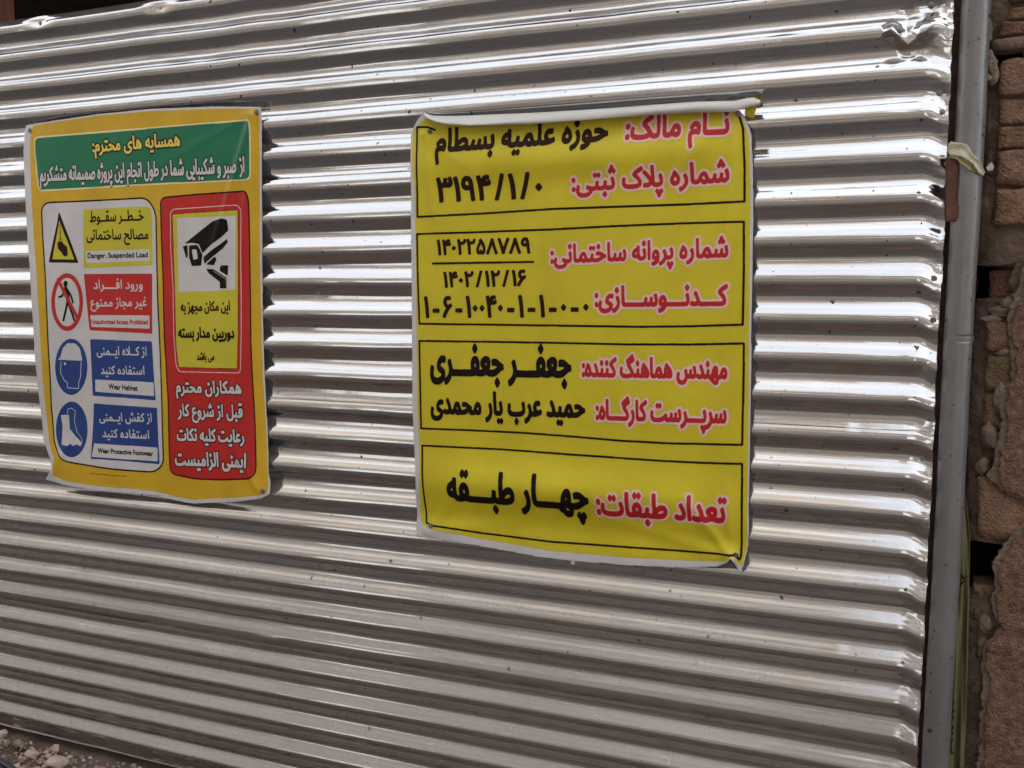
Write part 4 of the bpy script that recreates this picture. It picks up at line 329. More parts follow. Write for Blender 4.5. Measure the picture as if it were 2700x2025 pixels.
FED4 495 0,-5,10,77,62,78,114,80,164,85,207,94,272,123,290,136,306,151,320,167,330,185,336,205,338,227,327,275,297,316,284,325,269,331,253,333,237,331,223,326,209,317,196,305,185,291,176,275,169,258,164,241,163,223,165,202,170,183,180,166,220,122,268,93,173,65,136,99,98,152,88,174,83,199,81,225,83,251,87,276,96,300,106,322,119,342,135,360,152,376,170,390,191,401,212,409,234,413,256,415,287,412,316,403,342,388,365,368,384,346,400,320,411,291,418,263,420,233,418,205,413,179,404,156,392,133,378,113,361,94,341,77,320,62,297,48,219,17,170,6,114,-1,56,-4 495,-5,392,2,291,19,261,26,235,34,212,42,281,92,352,85,434,79,505,77,518,76,528,72,536,66,545,38,543,28,539,18,531,9,521,1,509,-4 247,518,234,520,222,524,212,533,203,543,199,554,197,567,199,580,203,591,212,602,222,610,234,615,247,617,260,615,271,610,282,602,290,591,294,580,296,567,294,554,290,543,282,533,271,524,260,520
FED7 447 0,-5,10,77,66,78,128,79,186,84,231,93,253,102,272,113,287,126,299,140,309,157,316,178,320,201,323,229,324,261,323,288,319,314,313,339,305,361,294,381,282,397,268,409,252,417,234,419,219,417,205,411,193,402,181,389,171,374,164,357,153,303,162,267,168,258,178,250,190,244,205,239,222,236,242,235,301,241,351,257,355,187,319,169,277,159,233,156,201,158,172,163,147,173,125,185,107,200,93,218,82,237,76,259,74,283,75,308,79,334,86,360,120,430,136,450,153,467,173,482,194,492,217,499,242,501,276,497,306,485,332,466,353,440,371,410,385,375,394,336,400,296,402,255,399,207,391,165,377,127,356,93,328,63,292,38,237,16,166,3,85,-4 293,604,280,606,268,610,258,619,249,629,245,640,243,653,245,666,249,677,258,688,268,696,280,701,293,703,306,701,317,696,328,688,336,677,340,666,342,653,340,640,336,629,328,619,317,610,306,606 156,604,143,606,131,610,121,619,112,629,108,640,106,653,108,666,112,677,121,688,131,696,143,701,156,703,169,701,180,696,191,688,199,677,203,666,205,653,203,640,199,629,191,619,180,610,169,606
FED8 495 0,-5,10,77,62,78,114,80,164,85,207,94,272,123,290,136,306,151,320,167,330,185,336,205,338,227,327,275,297,316,284,325,269,331,253,333,237,331,223,326,209,317,196,305,185,291,176,275,169,258,164,241,163,223,165,202,170,183,180,166,220,122,268,93,173,65,136,99,98,152,88,174,83,199,81,225,83,251,87,276,96,300,106,322,119,342,135,360,152,376,170,390,191,401,212,409,234,413,256,415,287,412,316,403,342,388,365,368,384,346,400,320,411,291,418,263,420,233,418,205,413,179,404,156,392,133,378,113,361,94,341,77,320,62,297,48,219,17,170,6,114,-1,56,-4 495,-5,392,2,291,19,261,26,235,34,212,42,281,92,352,85,434,79,505,77,518,76,528,72,536,66,545,38,543,28,539,18,531,9,521,1,509,-4 317,518,304,520,292,524,282,533,273,543,269,554,267,567,269,580,273,591,282,602,292,610,304,615,317,617,330,615,341,610,352,602,360,591,364,580,366,567,364,554,360,543,352,533,341,524,330,520 180,518,167,520,155,524,145,533,136,543,132,554,130,567,132,580,136,591,145,602,155,610,167,615,180,617,193,615,204,610,215,602,223,591,227,580,229,567,227,554,223,543,215,533,204,524,193,520
FEDD 695 30,-1,35,51,49,110,72,176,144,148,127,95,116,48,112,6,115,-25,123,-52,138,-77,157,-99,180,-117,208,-131,240,-142,275,-148,313,-150,359,-148,399,-141,434,-129,463,-113,488,-91,508,-65,523,-34,535,3,543,45,547,79,549,117,550,157,549,201,530,714,613,714,630,180,625,52,618,12,609,-26,596,-62,580,-94,561,-124,538,-152,511,-175,480,-195,445,-211,405,-223,360,-230,310,-232,275,-230,241,-226,207,-218,175,-207,145,-193,117,-176,92,-156,71,-132,54,-105,40,-74,33,-39
FEDE 730 30,-1,35,51,49,110,72,176,144,148,127,95,116,48,112,6,115,-26,124,-55,139,-80,159,-101,182,-119,210,-133,239,-142,270,-148,303,-150,349,-148,390,-141,426,-131,456,-116,489,-90,515,-60,533,-25,545,14,551,56,552,99,530,714,613,714,629,207,632,176,637,149,646,128,656,110,670,97,685,88,702,82,721,78,740,77,753,76,763,72,771,66,780,38,778,28,774,18,766,9,756,1,744,-4,730,-5,710,-4,693,-1,677,4,641,26,619,57,607,92,635,64,631,29,623,-6,613,-42,598,-75,579,-107,556,-137,528,-164,494,-187,455,-206,421,-217,384,-226,343,-230,298,-232,264,-230,230,-225,198,-217,166,-205,138,-189,112,-171,88,-150,68,-125,52,-99,40,-69,32,-36
FEDF 260 0,-5,9,77,43,78,70,82,89,88,102,97,111,110,116,127,117,148,118,174,117,205,98,714,179,714,199,214,200,180,198,149,196,120,190,94,182,71,170,51,154,34,133,20,109,9,78,1,42,-3
FEE0 300 0,-5,9,77,43,78,70,82,89,88,102,97,111,110,116,127,117,148,118,174,117,205,100,714,183,714,199,207,202,176,207,149,216,128,226,110,240,97,255,88,272,82,291,78,310,77,323,76,333,72,341,66,350,38,348,28,344,18,336,9,326,1,314,-4,300,-5,274,-3,250,1,231,9,214,18,199,30,188,44,167,89,188,87,180,68,169,51,156,37,139,24,119,14,95,6,68,0,36,-4
FEE1 484 74,-393,45,-264,26,-148,23,-115,21,-86,20,-61,22,-23,30,11,42,41,58,66,78,87,101,104,127,117,154,127,184,134,278,140,369,127,366,193,345,249,334,264,322,276,308,287,293,295,276,299,258,301,211,290,170,257,132,201,70,235,88,269,107,297,128,321,149,340,171,356,194,368,217,376,240,380,263,382,295,380,324,372,349,361,371,345,389,326,405,305,417,281,427,256,435,231,444,155,438,105,424,60,407,29,306,52,276,56,248,57,222,57,198,54,176,48,157,40,140,29,127,16,116,0,108,-19,104,-41,102,-66,103,-92,105,-122,108,-154,125,-262,151,-373
FEE2 562 77,-393,41,-243,32,-195,24,-151,18,-111,14,-76,11,-47,10,-25,13,23,21,68,34,110,52,149,72,185,96,218,122,247,149,273,178,297,207,316,236,333,264,346,290,355,313,360,334,362,350,361,365,357,378,351,391,341,403,327,415,308,427,283,440,252,453,214,465,179,477,150,489,128,501,110,513,97,526,88,540,82,555,78,572,77,585,76,595,72,603,66,612,38,610,28,606,18,598,9,588,1,576,-4,562,-5,537,-3,515,1,496,9,478,19,462,32,448,47,471,66,462,48,452,32,441,19,400,-9,352,-18,292,-8,231,24,175,74,128,142,138,140,121,113,109,85,101,56,96,26,93,-1,92,-25,93,-45,95,-69,98,-97,114,-189,135,-287,156,-374 360,64,390,71,405,92,406,102,405,114,402,127,380,191,361,237,341,264,320,273,293,268,258,253,220,228,184,193,185,201,201,172,219,146,239,124,260,105,281,90,303,79,323,70,343,66
FEE3 525 0,-5,10,77,28,78,43,82,57,89,70,99,82,112,94,129,106,150,119,175,133,204,152,243,171,276,191,301,210,321,229,336,248,346,266,353,285,357,304,358,326,356,347,350,367,341,386,328,403,312,418,294,453,231,459,208,464,185,465,162,463,125,456,93,444,67,429,45,411,28,391,16,369,7,346,2,323,0,300,1,274,5,244,12,208,24,168,44,121,73,160,136,192,118,221,103,249,94,273,87,295,83,314,82,332,83,347,86,360,91,385,115,393,151,391,170,387,190,379,209,369,227,357,243,344,257,329,268,314,274,298,276,263,266,252,257,240,245,228,229,215,208,202,182,187,151,171,118,156,89,142,66,127,46,113,31,98,19,53,-1
FEE4 578 0,-5,10,77,27,78,42,82,55,89,65,99,76,112,87,129,98,150,111,175,126,204,142,234,158,260,175,282,191,301,207,317,223,331,267,355,306,362,327,360,347,356,365,348,382,336,398,319,414,299,429,273,445,241,461,204,476,170,490,143,502,122,515,105,528,93,542,86,588,77,601,76,611,72,619,66,628,38,626,28,622,18,614,9,604,1,592,-4,578,-5,553,-4,529,1,507,8,486,18,468,32,452,49,466,70,458,51,448,34,437,20,395,-10,346,-19,324,-17,301,-13,279,-5,256,6,234,19,212,35,192,53,173,74,156,96,139,68,122,46,107,29,91,16,75,7,58,1 194,172,231,123,270,89,310,69,345,62,366,65,383,73,397,87,404,106,403,129,395,157,377,202,356,243,331,272,300,282,269,272,257,264,246,252,234,238,221,220,208,198
FEE5 685 30,-1,35,51,49,110,72,176,144,148,127,95,116,48,112,6,115,-27,124,-55,139,-80,159,-101,184,-118,213,-131,246,-140,281,-146,319,-148,361,-146,399,-140,432,-130,460,-117,484,-101,504,-83,520,-62,533,-40,543,-17,554,54,552,81,548,112,539,146,527,185,509,230,486,280,561,318,598,239,625,154,635,65,626,-15,618,-42,607,-69,594,-95,578,-119,558,-142,536,-164,509,-182,479,-199,446,-212,408,-222,365,-228,318,-230,280,-229,243,-224,208,-217,174,-206,143,-192,116,-175,91,-155,70,-131,53,-104,40,-73,33,-39 332,398,319,400,307,404,297,413,288,423,284,434,282,447,284,460,288,471,297,482,307,490,319,495,332,497,345,495,356,490,367,482,375,471,379,460,381,447,379,434,375,423,367,413,356,404,345,400
FEE6 730 30,-1,31,24,34,51,40,79,48,109,59,142,72,176,144,148,120,71,112,6,115,-28,124,-58,140,-84,160,-104,185,-121,214,-134,246,-143,280,-148,316,-150,359,-148,397,-144,430,-136,459,-125,483,-112,503,-96,519,-79,532,-60,542,-40,553,26,547,109,530,186,507,262,588,284,595,260,600,240,605,223,615,185,621,160,629,138,639,119,650,106,663,95,676,87,692,83,740,77,753,76,763,72,771,66,780,38,778,28,774,18,766,9,756,1,744,-4,730,-5,704,-3,680,1,660,10,643,20,628,32,617,46,596,92,637,41,634,7,627,-26,618,-59,604,-90,587,-119,565,-147,538,-171,506,-192,468,-209,435,-219,398,-226,358,-231,313,-232,276,-230,240,-226,205,-218,172,-207,142,-193,115,-176,90,-155,69,-131,53,-104,40,-73,33,-39 332,398,319,400,307,404,297,413,288,423,284,434,282,447,284,460,288,471,297,482,307,490,319,495,332,497,345,495,356,490,367,482,375,471,379,460,381,447,379,434,375,423,367,413,356,404,345,400
FEE7 269 0,-5,10,77,40,78,66,80,88,83,106,88,120,97,130,108,137,122,142,140,143,163,142,181,139,201,135,223,114,296,86,373,167,403,192,330,211,249,215,223,218,200,219,179,218,153,215,130,211,109,204,89,195,72,185,57,173,43,158,31,142,22,80,2 128,507,115,509,103,513,93,522,84,532,80,543,78,556,80,569,84,580,93,591,103,599,115,604,128,606,141,604,152,599,163,591,171,580,175,569,177,556,175,543,171,532,163,522,152,513,141,509
FEE8 343 0,-5,10,77,36,78,58,80,76,85,91,91,103,101,113,114,120,130,128,151,134,176,140,206,148,242,156,283,234,268,225,228,217,185,213,147,222,111,230,101,243,93,261,86,285,81,315,78,353,77,366,76,376,72,384,66,393,38,391,28,387,18,379,9,369,1,357,-4,343,-5,303,-4,269,0,241,7,219,16,201,27,187,42,177,58,169,78,164,99,194,97,183,77,172,60,160,45,119,14,68,-1 156,386,143,388,131,392,121,401,112,411,108,422,106,435,108,448,112,459,121,470,131,478,143,483,156,485,169,483,180,478,191,470,199,459,203,448,205,435,203,422,199,411,191,401,180,392,169,388
FEE9 405 202,0,170,2,141,8,114,17,90,30,69,48,53,69,40,94,33,124,30,158,34,189,45,225,63,266,83,298,108,332,140,366,178,402,197,348,129,409,181,471,277,383,304,351,328,318,348,283,363,247,372,210,375,171,367,119,340,62,326,45,308,30,287,18,262,8,234,2 202,82,223,83,242,87,259,94,272,102,284,113,293,126,299,141,303,157,304,175,296,228,288,246,277,266,262,288,242,310,216,335,184,361,228,363,164,296,147,272,134,249,123,227,115,205,111,185,109,166,112,140,121,119,136,103,155,91,177,84
FEEA 486 486,-5,451,-3,420,2,391,11,365,23,343,41,325,64,311,92,301,127,297,168,281,516,362,516,378,186,381,157,387,134,395,116,406,102,419,91,435,85,453,80,473,78,496,77,509,76,519,72,527,66,536,38,534,28,530,18,522,9,512,1,500,-4 335,105,297,95,260,89,224,87,189,89,156,94,126,103,99,115,75,131,56,150,42,171,33,196,30,223,32,250,40,277,52,302,68,326,87,348,111,368,137,386,166,402,198,417,231,428,266,437,303,443,317,359,285,357,255,352,229,346,204,337,183,327,164,316,147,304,134,291,123,277,115,263,111,249,109,236,111,222,116,210,125,200,166,179,221,170,279,172,327,182
FEEB 574 385,-8,301,4,219,36,193,51,169,68,148,88,128,109,111,132,98,156,87,182,81,209,79,238,81,267,87,295,98,321,112,345,129,365,151,383,175,396,202,403,231,406,260,403,285,395,308,382,328,364,344,343,358,319,367,292,373,266,375,238,371,201,361,166,343,135,318,106,289,80,255,58,217,39,177,23,134,11,90,2,45,-3,0,-5,10,77,45,78,77,80,107,85,134,90,158,97,180,105,209,118,233,132,252,149,268,166,281,183,290,201,296,218,300,235,301,250,293,291,269,323,257,329,245,334,231,335,217,334,204,329,192,323,164,290,154,248,156,221,164,196,176,174,191,153,210,134,232,118,255,104,280,92,306,83,331,76,357,72,381,71,402,72,418,76,431,83,440,92,445,105,447,121,445,140,442,150,436,162,429,177,417,194,402,214,383,237,359,262,329,290,293,322,262,347,227,375,187,405,143,437,190,499,236,465,278,433,315,403,349,376,387,341,420,310,448,282,470,257,488,234,502,214,512,195,519,177,524,162,529,119,527,97,523,77,515,57,503,39,488,23,469,10,445,0,417,-6
FEEC 507 307,-217,266,-214,228,-204,193,-188,161,-165,134,-136,112,-101,95,-58,85,-9,82,46,83,86,87,124,93,160,101,195,115,238,132,277,152,312,173,343,196,369,221,389,246,404,271,413,296,416,317,414,337,408,355,397,371,383,385,365,396,344,404,320,409,293,411,263,410,235,405,207,398,179,387,152,371,127,350,103,322,82,289,65,248,51,313,106,378,92,445,81,517,77,530,76,540,72,548,66,557,38,555,28,551,18,543,9,533,1,521,-4,507,-5,449,-2,387,6,328,16,415,19,430,0,441,-19,450,-40,454,-61,456,-82,455,-103,450,-123,442,-142,432,-160,418,-176,401,-190,382,-202,360,-210,335,-215 0,-5,10,77,52,77,92,78,96,4,49,-3 309,-135,345,-128,374,-107,380,-95,384,-81,385,-65,384,-49,379,-34,373,-20,362,-7,348,5,329,14,305,21,276,26,241,27,215,26,185,22,154,15,154,83,224,99,279,128,294,142,306,159,316,178,323,200,328,226,329,254,326,288,313,321,306,328,298,333,289,334,278,332,266,325,252,314,238,299,224,280,211,258,198,233,186,204,177,173,169,138,165,102,163,64,165,24,169,-11,178,-41,188,-65,201,-85,215,-101,231,-113,247,-122,263,-128
FEED 447 58,-230,40,-148,151,-126,183,-114,212,-101,238,-84,260,-64,279,-40,294,-13,305,19,312,55,314,97,308,157,290,207,262,242,250,249,238,254,224,255,209,253,195,247,183,238,171,225,161,210,154,193,143,139,152,103,158,93,168,85,180,79,195,75,212,72,232,71,291,77,341,93,345,23,328,13,309,5,289,-1,223,-8,156,0,106,24,93,35,83,48,75,63,69,80,65,99,64,119,65,144,69,170,76,196,110,266,126,286,143,303,163,318,184,328,207,335,232,337,258,335,281,328,302,317,321,301,338,283,352,261,364,237,374,210,382,182,392,91,390,46,383,4,371,-34,355,-70,333,-102,308,-130,277,-155,243,-177,203,-195,159,-210,111,-222
FEEE 472 58,-230,40,-148,151,-126,183,-114,212,-101,238,-84,260,-64,279,-40,294,-13,305,19,312,55,314,97,311,140,303,177,289,210,271,235,249,250,224,255,210,253,197,248,185,239,174,227,164,213,156,196,149,177,145,158,144,137,152,108,176,90,215,80,271,77,482,77,495,76,505,72,513,66,522,38,520,28,516,18,508,9,498,1,486,-4,472,-5,233,-5,204,-4,176,1,150,8,126,18,105,32,88,49,74,69,67,93,64,121,65,149,70,175,77,202,87,226,99,249,113,271,128,289,146,306,166,319,186,329,209,335,232,337,262,334,289,325,314,310,336,289,355,262,371,229,383,189,390,143,392,91,390,46,383,4,371,-34,355,-70,333,-102,308,-130,277,-155,243,-177,203,-195,159,-210,111,-222
FEFC 599 599,-5,561,-4,529,-1,501,5,477,13,457,23,441,36,428,51,418,69,411,90,406,113,402,138,400,167,380,714,462,714,482,199,484,169,487,144,492,124,499,108,510,95,525,87,547,81,574,78,609,77,622,76,632,72,640,66,649,38,647,28,643,18,635,9,625,1,613,-4 142,-5,88,-1,71,2,58,4,49,6,60,85,105,81,148,80,190,82,229,89,264,100,297,117,325,139,349,168,368,203,379,234,388,270,392,310,394,354,442,234,433,194,421,159,406,128,389,102,371,79,351,60,329,43,307,30,283,19,211,0 359,132,347,154,332,178,314,205,293,233,270,263,244,295,152,397,40,504,94,561,126,530,156,500,185,471,212,444,244,408,275,374,302,342,327,311,349,282,369,255,416,184'''
# ------------------------------------------------------------------ lettering: outlines of the letter forms
GL = {}
for ln in GLYPHS.strip().split('\n'):
    a, b, c = ln.split(' ', 2)
    pol = []
    for s in c.split(' '):
        v = list(map(int, s.split(','))); pol.append(np.array(v, float).reshape(-1, 2)/1000)
    GL[chr(int(a, 16))] = (int(b)/1000, pol)
FORMS = {}
for row in FORMTAB.split(';'):
    k, *f = row.split(','); FORMS[k.replace('LA', '\uFEFB')] = [x if x != '0' else None for x in f]
def shape(s):
    s = s.replace('لا', '\uFEFB'); out = []
    for i, c in enumerate(s):
        if c not in FORMS: out.append(c); continue
        p = i > 0 and s[i-1] in FORMS and FORMS[s[i-1]][2] is not None
        n = i+1 < len(s) and s[i+1] in FORMS and FORMS[c][2] is not None
        out.append(chr(int(FORMS[c][(3 if n else 1) if p else (2 if n else 0)], 16)))
    return out
def layout(s, rtl=True):
    seq = shape(s)
    if rtl: seq = seq[::-1]
    x = 0; P = []; area = lambda q: .5*np.sum(q[:, 0]*np.roll(q[:, 1], -1)-np.roll(q[:, 0], -1)*q[:, 1])
    for ch in seq:
        if ch == ' ': x += 0.27; continue
        adv, pol = GL[ch]
        gap = .13 if (ch in '/-' and not rtl) else 0.0; x += gap
        big = max(pol, key=lambda q: abs(area(q))); arabic = ord(ch) > 0x600
        isdot = lambda q: np.ptp(q[:, 0]) < .17 and np.ptp(q[:, 1]) < .17 and (len(pol) == 1 or (area(q) > 0) == (area(big) > 0))
        dots = [(q.max(0)+q.min(0))/2 for q in pol if isdot(q)] if arabic else []
        dc = np.mean(dots, 0) if dots else None; ds = .078 if len(dots) < 2 else .060
        for p in pol:
            w_, h_ = np.ptp(p[:, 0]), np.ptp(p[:, 1]); c = (p.max(0)+p.min(0))/2
            if arabic and w_ < .17 and h_ < .17 and (len(pol) == 1 or (area(p) > 0) == (area(big) > 0)):
                # dots are cut as diamonds and stand clear of the letter
                up = 0 if len(pol) == 1 else (.075 if c[1] > .2 else -.055)
                if len(dots) > 1: c = dc + (c-dc)*1.22; up *= 1.25
                p = np.array([(c[0]-ds, c[1]), (c[0], c[1]-ds*1.08), (c[0]+ds, c[1]), (c[0], c[1]+ds*1.08)]) + [0, up]
            P.append(p + [x, 0])
        x += adv+gap
    return P

# ---- filled outline -> grid mesh lying on the banner
def coverage(polys, cell, ss=3, dil=(0, 0), pad=None):
    allp = np.concatenate(polys); pad = (pad or 2*cell) + max(dil)
    x0, z0 = allp.min(0)-pad; x1, z1 = allp.max(0)+pad
    s = cell/ss; nx = int((x1-x0)/s)//ss*ss+ss; nz = int((z1-z0)/s)//ss*ss+ss
    W = np.zeros((nz, nx+1), np.int32)
    for p in polys:
        X = (p[:, 0]-x0)/s - .5; Z = (p[:, 1]-z0)/s - .5
        for i in range(len(p)):
            xa, za, xb, zb = X[i-1], Z[i-1], X[i], Z[i]
            if za == zb: continue
            sgn = 1
            if za > zb: xa, za, xb, zb, sgn = xb, zb, xa, za, -1
            r = np.arange(max(0, math.ceil(za)), min(nz-1, math.ceil(zb)-1)+1)
            if len(r) == 0: continue
            xc = np.clip(np.ceil(xa + (r-za)*(xb-xa)/(zb-za)).astype(int), 0, nx)
            np.add.at(W, (r, xc), sgn)
    B = np.cumsum(W, 1)[:, :nx] != 0
    rx, rz = dil[0]/s, dil[1]/s
    if rx > .4 or rz > .4:
        O = np.zeros_like(B); k = int(rz)
        for dz in range(-k, k+1):
            h = int(round(rx*math.sqrt(max(0, 1-(dz/(rz+.5))**2))))
            C = np.cumsum(np.pad(B, ((0, 0), (h+1, h))).astype(np.int32), 1)
            S = (C[:, 2*h+1:] - C[:, :-2*h-1])[:, :nx] > 0
            if dz >= 0: O[dz:] |= S[:nz-dz]
            else: O[:dz] |= S[-dz:]
        B = O
    Fd = B.reshape(nz//ss, ss, nx//ss, ss).mean((1, 3))
    Fd = np.pad(Fd, 1)
    return Fd, x0 - cell/2, z0 - cell/2
def marching(Fd, x0, z0, cell, iso=0.5):
    "returns 2-D verts and faces (counter-clockwise seen from the front)"
    ny, nx = Fd.shape; inn = Fd > iso
    V = []; key = {}; Fc = []
    def node(i, j):
        k = (i, j)
        if k not in key: key[k] = len(V); V.append((x0+j*cell, z0+i*cell))
        return key[k]
    def edge(i, j, i2, j2):
        k = (i, j, i2, j2) if (i, j) < (i2, j2) else (i2, j2, i, j)
        if k not in key:
            a, b = Fd[i, j], Fd[i2, j2]; t = (iso-a)/(b-a); key[k] = len(V)
            V.append((x0+(j+(j2-j)*t)*cell, z0+(i+(i2-i)*t)*cell))
        return key[k]
    s = inn[:-1, :-1].astype(int)+inn[:-1, 1:]+inn[1:, :-1]+inn[1:, 1:]
    for i, j in zip(*np.nonzero(s == 4)):
        i = int(i); j = int(j); Fc.append((node(i, j), node(i, j+1), node(i+1, j+1), node(i+1, j)))
    for i, j in zip(*np.nonzero((s > 0) & (s < 4))):
        i = int(i); j = int(j); c = [(i, j), (i, j+1), (i+1, j+1), (i+1, j)]; poly = []
        for k in range(4):
            a, b = c[k], c[(k+1) % 4]
            if inn[a]: poly.append(node(*a))
            if inn[a] != inn[b]: poly.append(edge(*a, *b))
        if len(poly) >= 3: Fc.append(tuple(poly))
    return np.array(V), Fc
def on_banner(name, polys, cell, H, lift, material, parent, dil=(0, 0), ss=3):
    Fd, x0, z0 = coverage(polys, cell, ss, dil); V, Fc = marching(Fd, x0, z0, cell)
    if len(V) == 0: return None
    X, Z = V[:, 0], V[:, 1]; e = 0.0015
    gx = (H(X+e, Z)-H(X-e, Z))/(2*e); gz = (H(X, Z+e)-H(X, Z-e))/(2*e)
    n = np.stack([-gx, -np.ones_like(gx), -gz], 1); n /= np.linalg.norm(n, axis=1)[:, None]
    P = np.stack([X, -H(X, Z), Z], 1) + n*lift
    return mesh(name, P, Fc, material, parent, normals=n)
def stroke(pts, w, closed=False):
    "pts in metres -> quads + round joints, all wound the same way"
    out = []; P = [np.array(p, float) for p in pts]
    if closed: P = P + [P[0]]
    for a, b in zip(P[:-1], P[1:]):
        d = b-a; L = np.linalg.norm(d)
        if L < 1e-6: continue
        d /= L; n = np.array([-d[1], d[0]])*w/2
        out.append(np.array([a-n, b-n, b+n, a+n]))
    for p in P:
        out.append(np.array([p + w/2*np.array([math.cos(t), math.sin(t)]) for t in np.linspace(0, 2*math.pi, 9)[:-1]]))
    return out
def smoothpoly(pts, r=None, n=6):
    "round the corners of a closed polygon (metres); r = radius per corner"
    out = []; m = len(pts)
    for i in range(m):
        a, b, c = np.array(pts[i-1]), np.array(pts[i]), np.array(pts[(i+1) % m]); rr = r[i] if hasattr(r, '__len__') else r
        da = a-b; dc = c-b; la, lc = np.linalg.norm(da), np.linalg.norm(dc); q = min(rr, la*.48, lc*.48)
        if q < 1e-5: out.append(b); continue
        p0 = b+da/la*q; p2 = b+dc/lc*q
        for t in np.linspace(0, 1, n): out.append(p0*(1-t)**2 + b*2*t*(1-t) + p2*t*t)
    return np.array(out)
ALEF = GL['\uFE8D'][1][0][:, 1].max()
class Printer:
    def __init__(s, parent, H, conv, cell): s.p, s.H, s.cv, s.cell = parent, H, conv, cell; s.n = 0
    def pt(s, x, y): return np.array(onsurf(*s.cv(x, y), s.H))
    def pts(s, L): return [s.pt(x, y) for x, y in L]
    def area(s, name, L, lift, m, r=0.0, cell=None, raw=None):
        P = raw if raw is not None else [smoothpoly(s.pts(L), r)]
        return on_banner(name, P, cell or s.cell*2, s.H, lift, M[m], s.p)
    def line(s, name, L, w, lift, m, closed=False, r=0.0, cell=None):
        P = s.pts(L)
        if r: P = list(smoothpoly(P, r))
        return on_banner(name, stroke(P, w, closed), cell or s.cell, s.H, lift, M[m], s.p)
    def text(s, txt, xl, yl, xr, yr, h, m, lift, bold=(.03, .06), halo=None, ink=False, rtl=True, cell=None, name='lettering'):
        "baseline from (xl,yl) to (xr,yr), alef height h (all in the picture's units)"
        G = layout(txt, rtl); al = np.concatenate(G); gx0, gx1 = al[:, 0].min(), al[:, 0].max()
        a = s.pt(xl, yl); b = s.pt(xr, yr)
        um = s.pt((xl+xr)/2, (yl+yr)/2 - h); bm_ = s.pt((xl+xr)/2, (yl+yr)/2)
        hm = um[1]-bm_[1]
        if ink: z0, z1 = al[:, 1].min(), al[:, 1].max()
        else: z0, z1 = 0.0, ALEF
        dx, dz = bold[0]*hm, bold[1]*hm
        sc_z = (hm-dz*(2 if ink else 1))/(z1-z0)
        L = b-a; wd = np.linalg.norm(L); L = L/wd; sx = (wd-2*dx)/(gx1-gx0)
        P = [np.stack([a[0]+L[0]*((p[:, 0]-gx0)*sx+dx), a[1]+L[1]*((p[:, 0]-gx0)*sx+dx) + (p[:, 1]-z0)*sc_z + (dz if ink else 0)], 1) for p in G]
        cell = cell or s.cell
        if halo:
            hw, hm_ = halo; on_banner('letter_outline', P, cell, s.H, lift-0.0002, M[hm_], s.p, dil=(dx+hw, dz+hw))
        s.n += 1
        return on_banner(name, P, cell, s.H, lift, M[m], s.p, dil=(dx, dz))
    def oval(s, name, cx, cy, rx, ry, lift, m, cell=None):
        return s.area(name, [(cx+rx*math.cos(t), cy+ry*math.sin(t)) for t in np.linspace(0, 2*math.pi, 41)[:-1]], lift, m, 0, cell)
    def ring(s, name, cx, cy, rx, ry, w, lift, m):
        return s.line(name, [(cx+rx*math.cos(t), cy+ry*math.sin(t)) for t in np.linspace(0, 2*math.pi, 41)[:-1]], w, lift, m, closed=True)
# ------------------------------------------------------------------ ground, street, buildings
M['earth'] = mat('rubble_earth', (0.12, 0.08, 0.06), rough=.95, noise_scale=9, var=.45, bump=.9, bscale=45)
M['asphalt'] = mat('asphalt', (0.085, 0.074, 0.066), rough=.9, noise_scale=5, var=.25, bump=.4, bscale=120)
M['stonefacade'] = mat('facade_stone', (0.25, 0.213, 0.182), rough=.85, noise_scale=1.5, var=.12, bump=.1, bscale=30)
M['lowstone'] = mat('brown_facade', (0.13, 0.11, 0.095), rough=.85, noise_scale=1.5, var=.15)
M['darkfacade'] = mat('plinth_stone', (0.11, 0.095, 0.085), rough=.7, noise_scale=3, var=.2)
M['frame'] = mat('window_frame', (0.5, 0.5, 0.5), rough=.4, noise_scale=8, var=.05)
M['glass'] = mat('window_glass', (0.03, 0.035, 0.04), rough=.06, spec=.8, noise_scale=2, var=.1)
M['slab'] = mat('plastered_slab', (0.50, 0.48, 0.46), rough=.9, noise_scale=4, var=.1, bump=.2)
M['darkwall'] = mat('dark_brick', (0.075, 0.05, 0.04), rough=.95, noise_scale=12, var=.4, bump=.5)
def struct(o): o['kind'] = 'structure'; return o
struct(gridmesh('ground', np.stack([*(lambda X, Y: (X, Y, 0.0*X))(*np.meshgrid(np.linspace(-150, 150, 61), np.linspace(-150, 150, 61)))], -1)-np.array([0, 0, .03]), M['earth']))
X, Y = np.meshgrid(np.linspace(-60, 60, 121), np.linspace(-6.0, -0.75, 12))
struct(gridmesh('road', np.stack([X, Y, 0.012*vnoise(X*.7, Y*.7)-.004], -1), M['asphalt']))

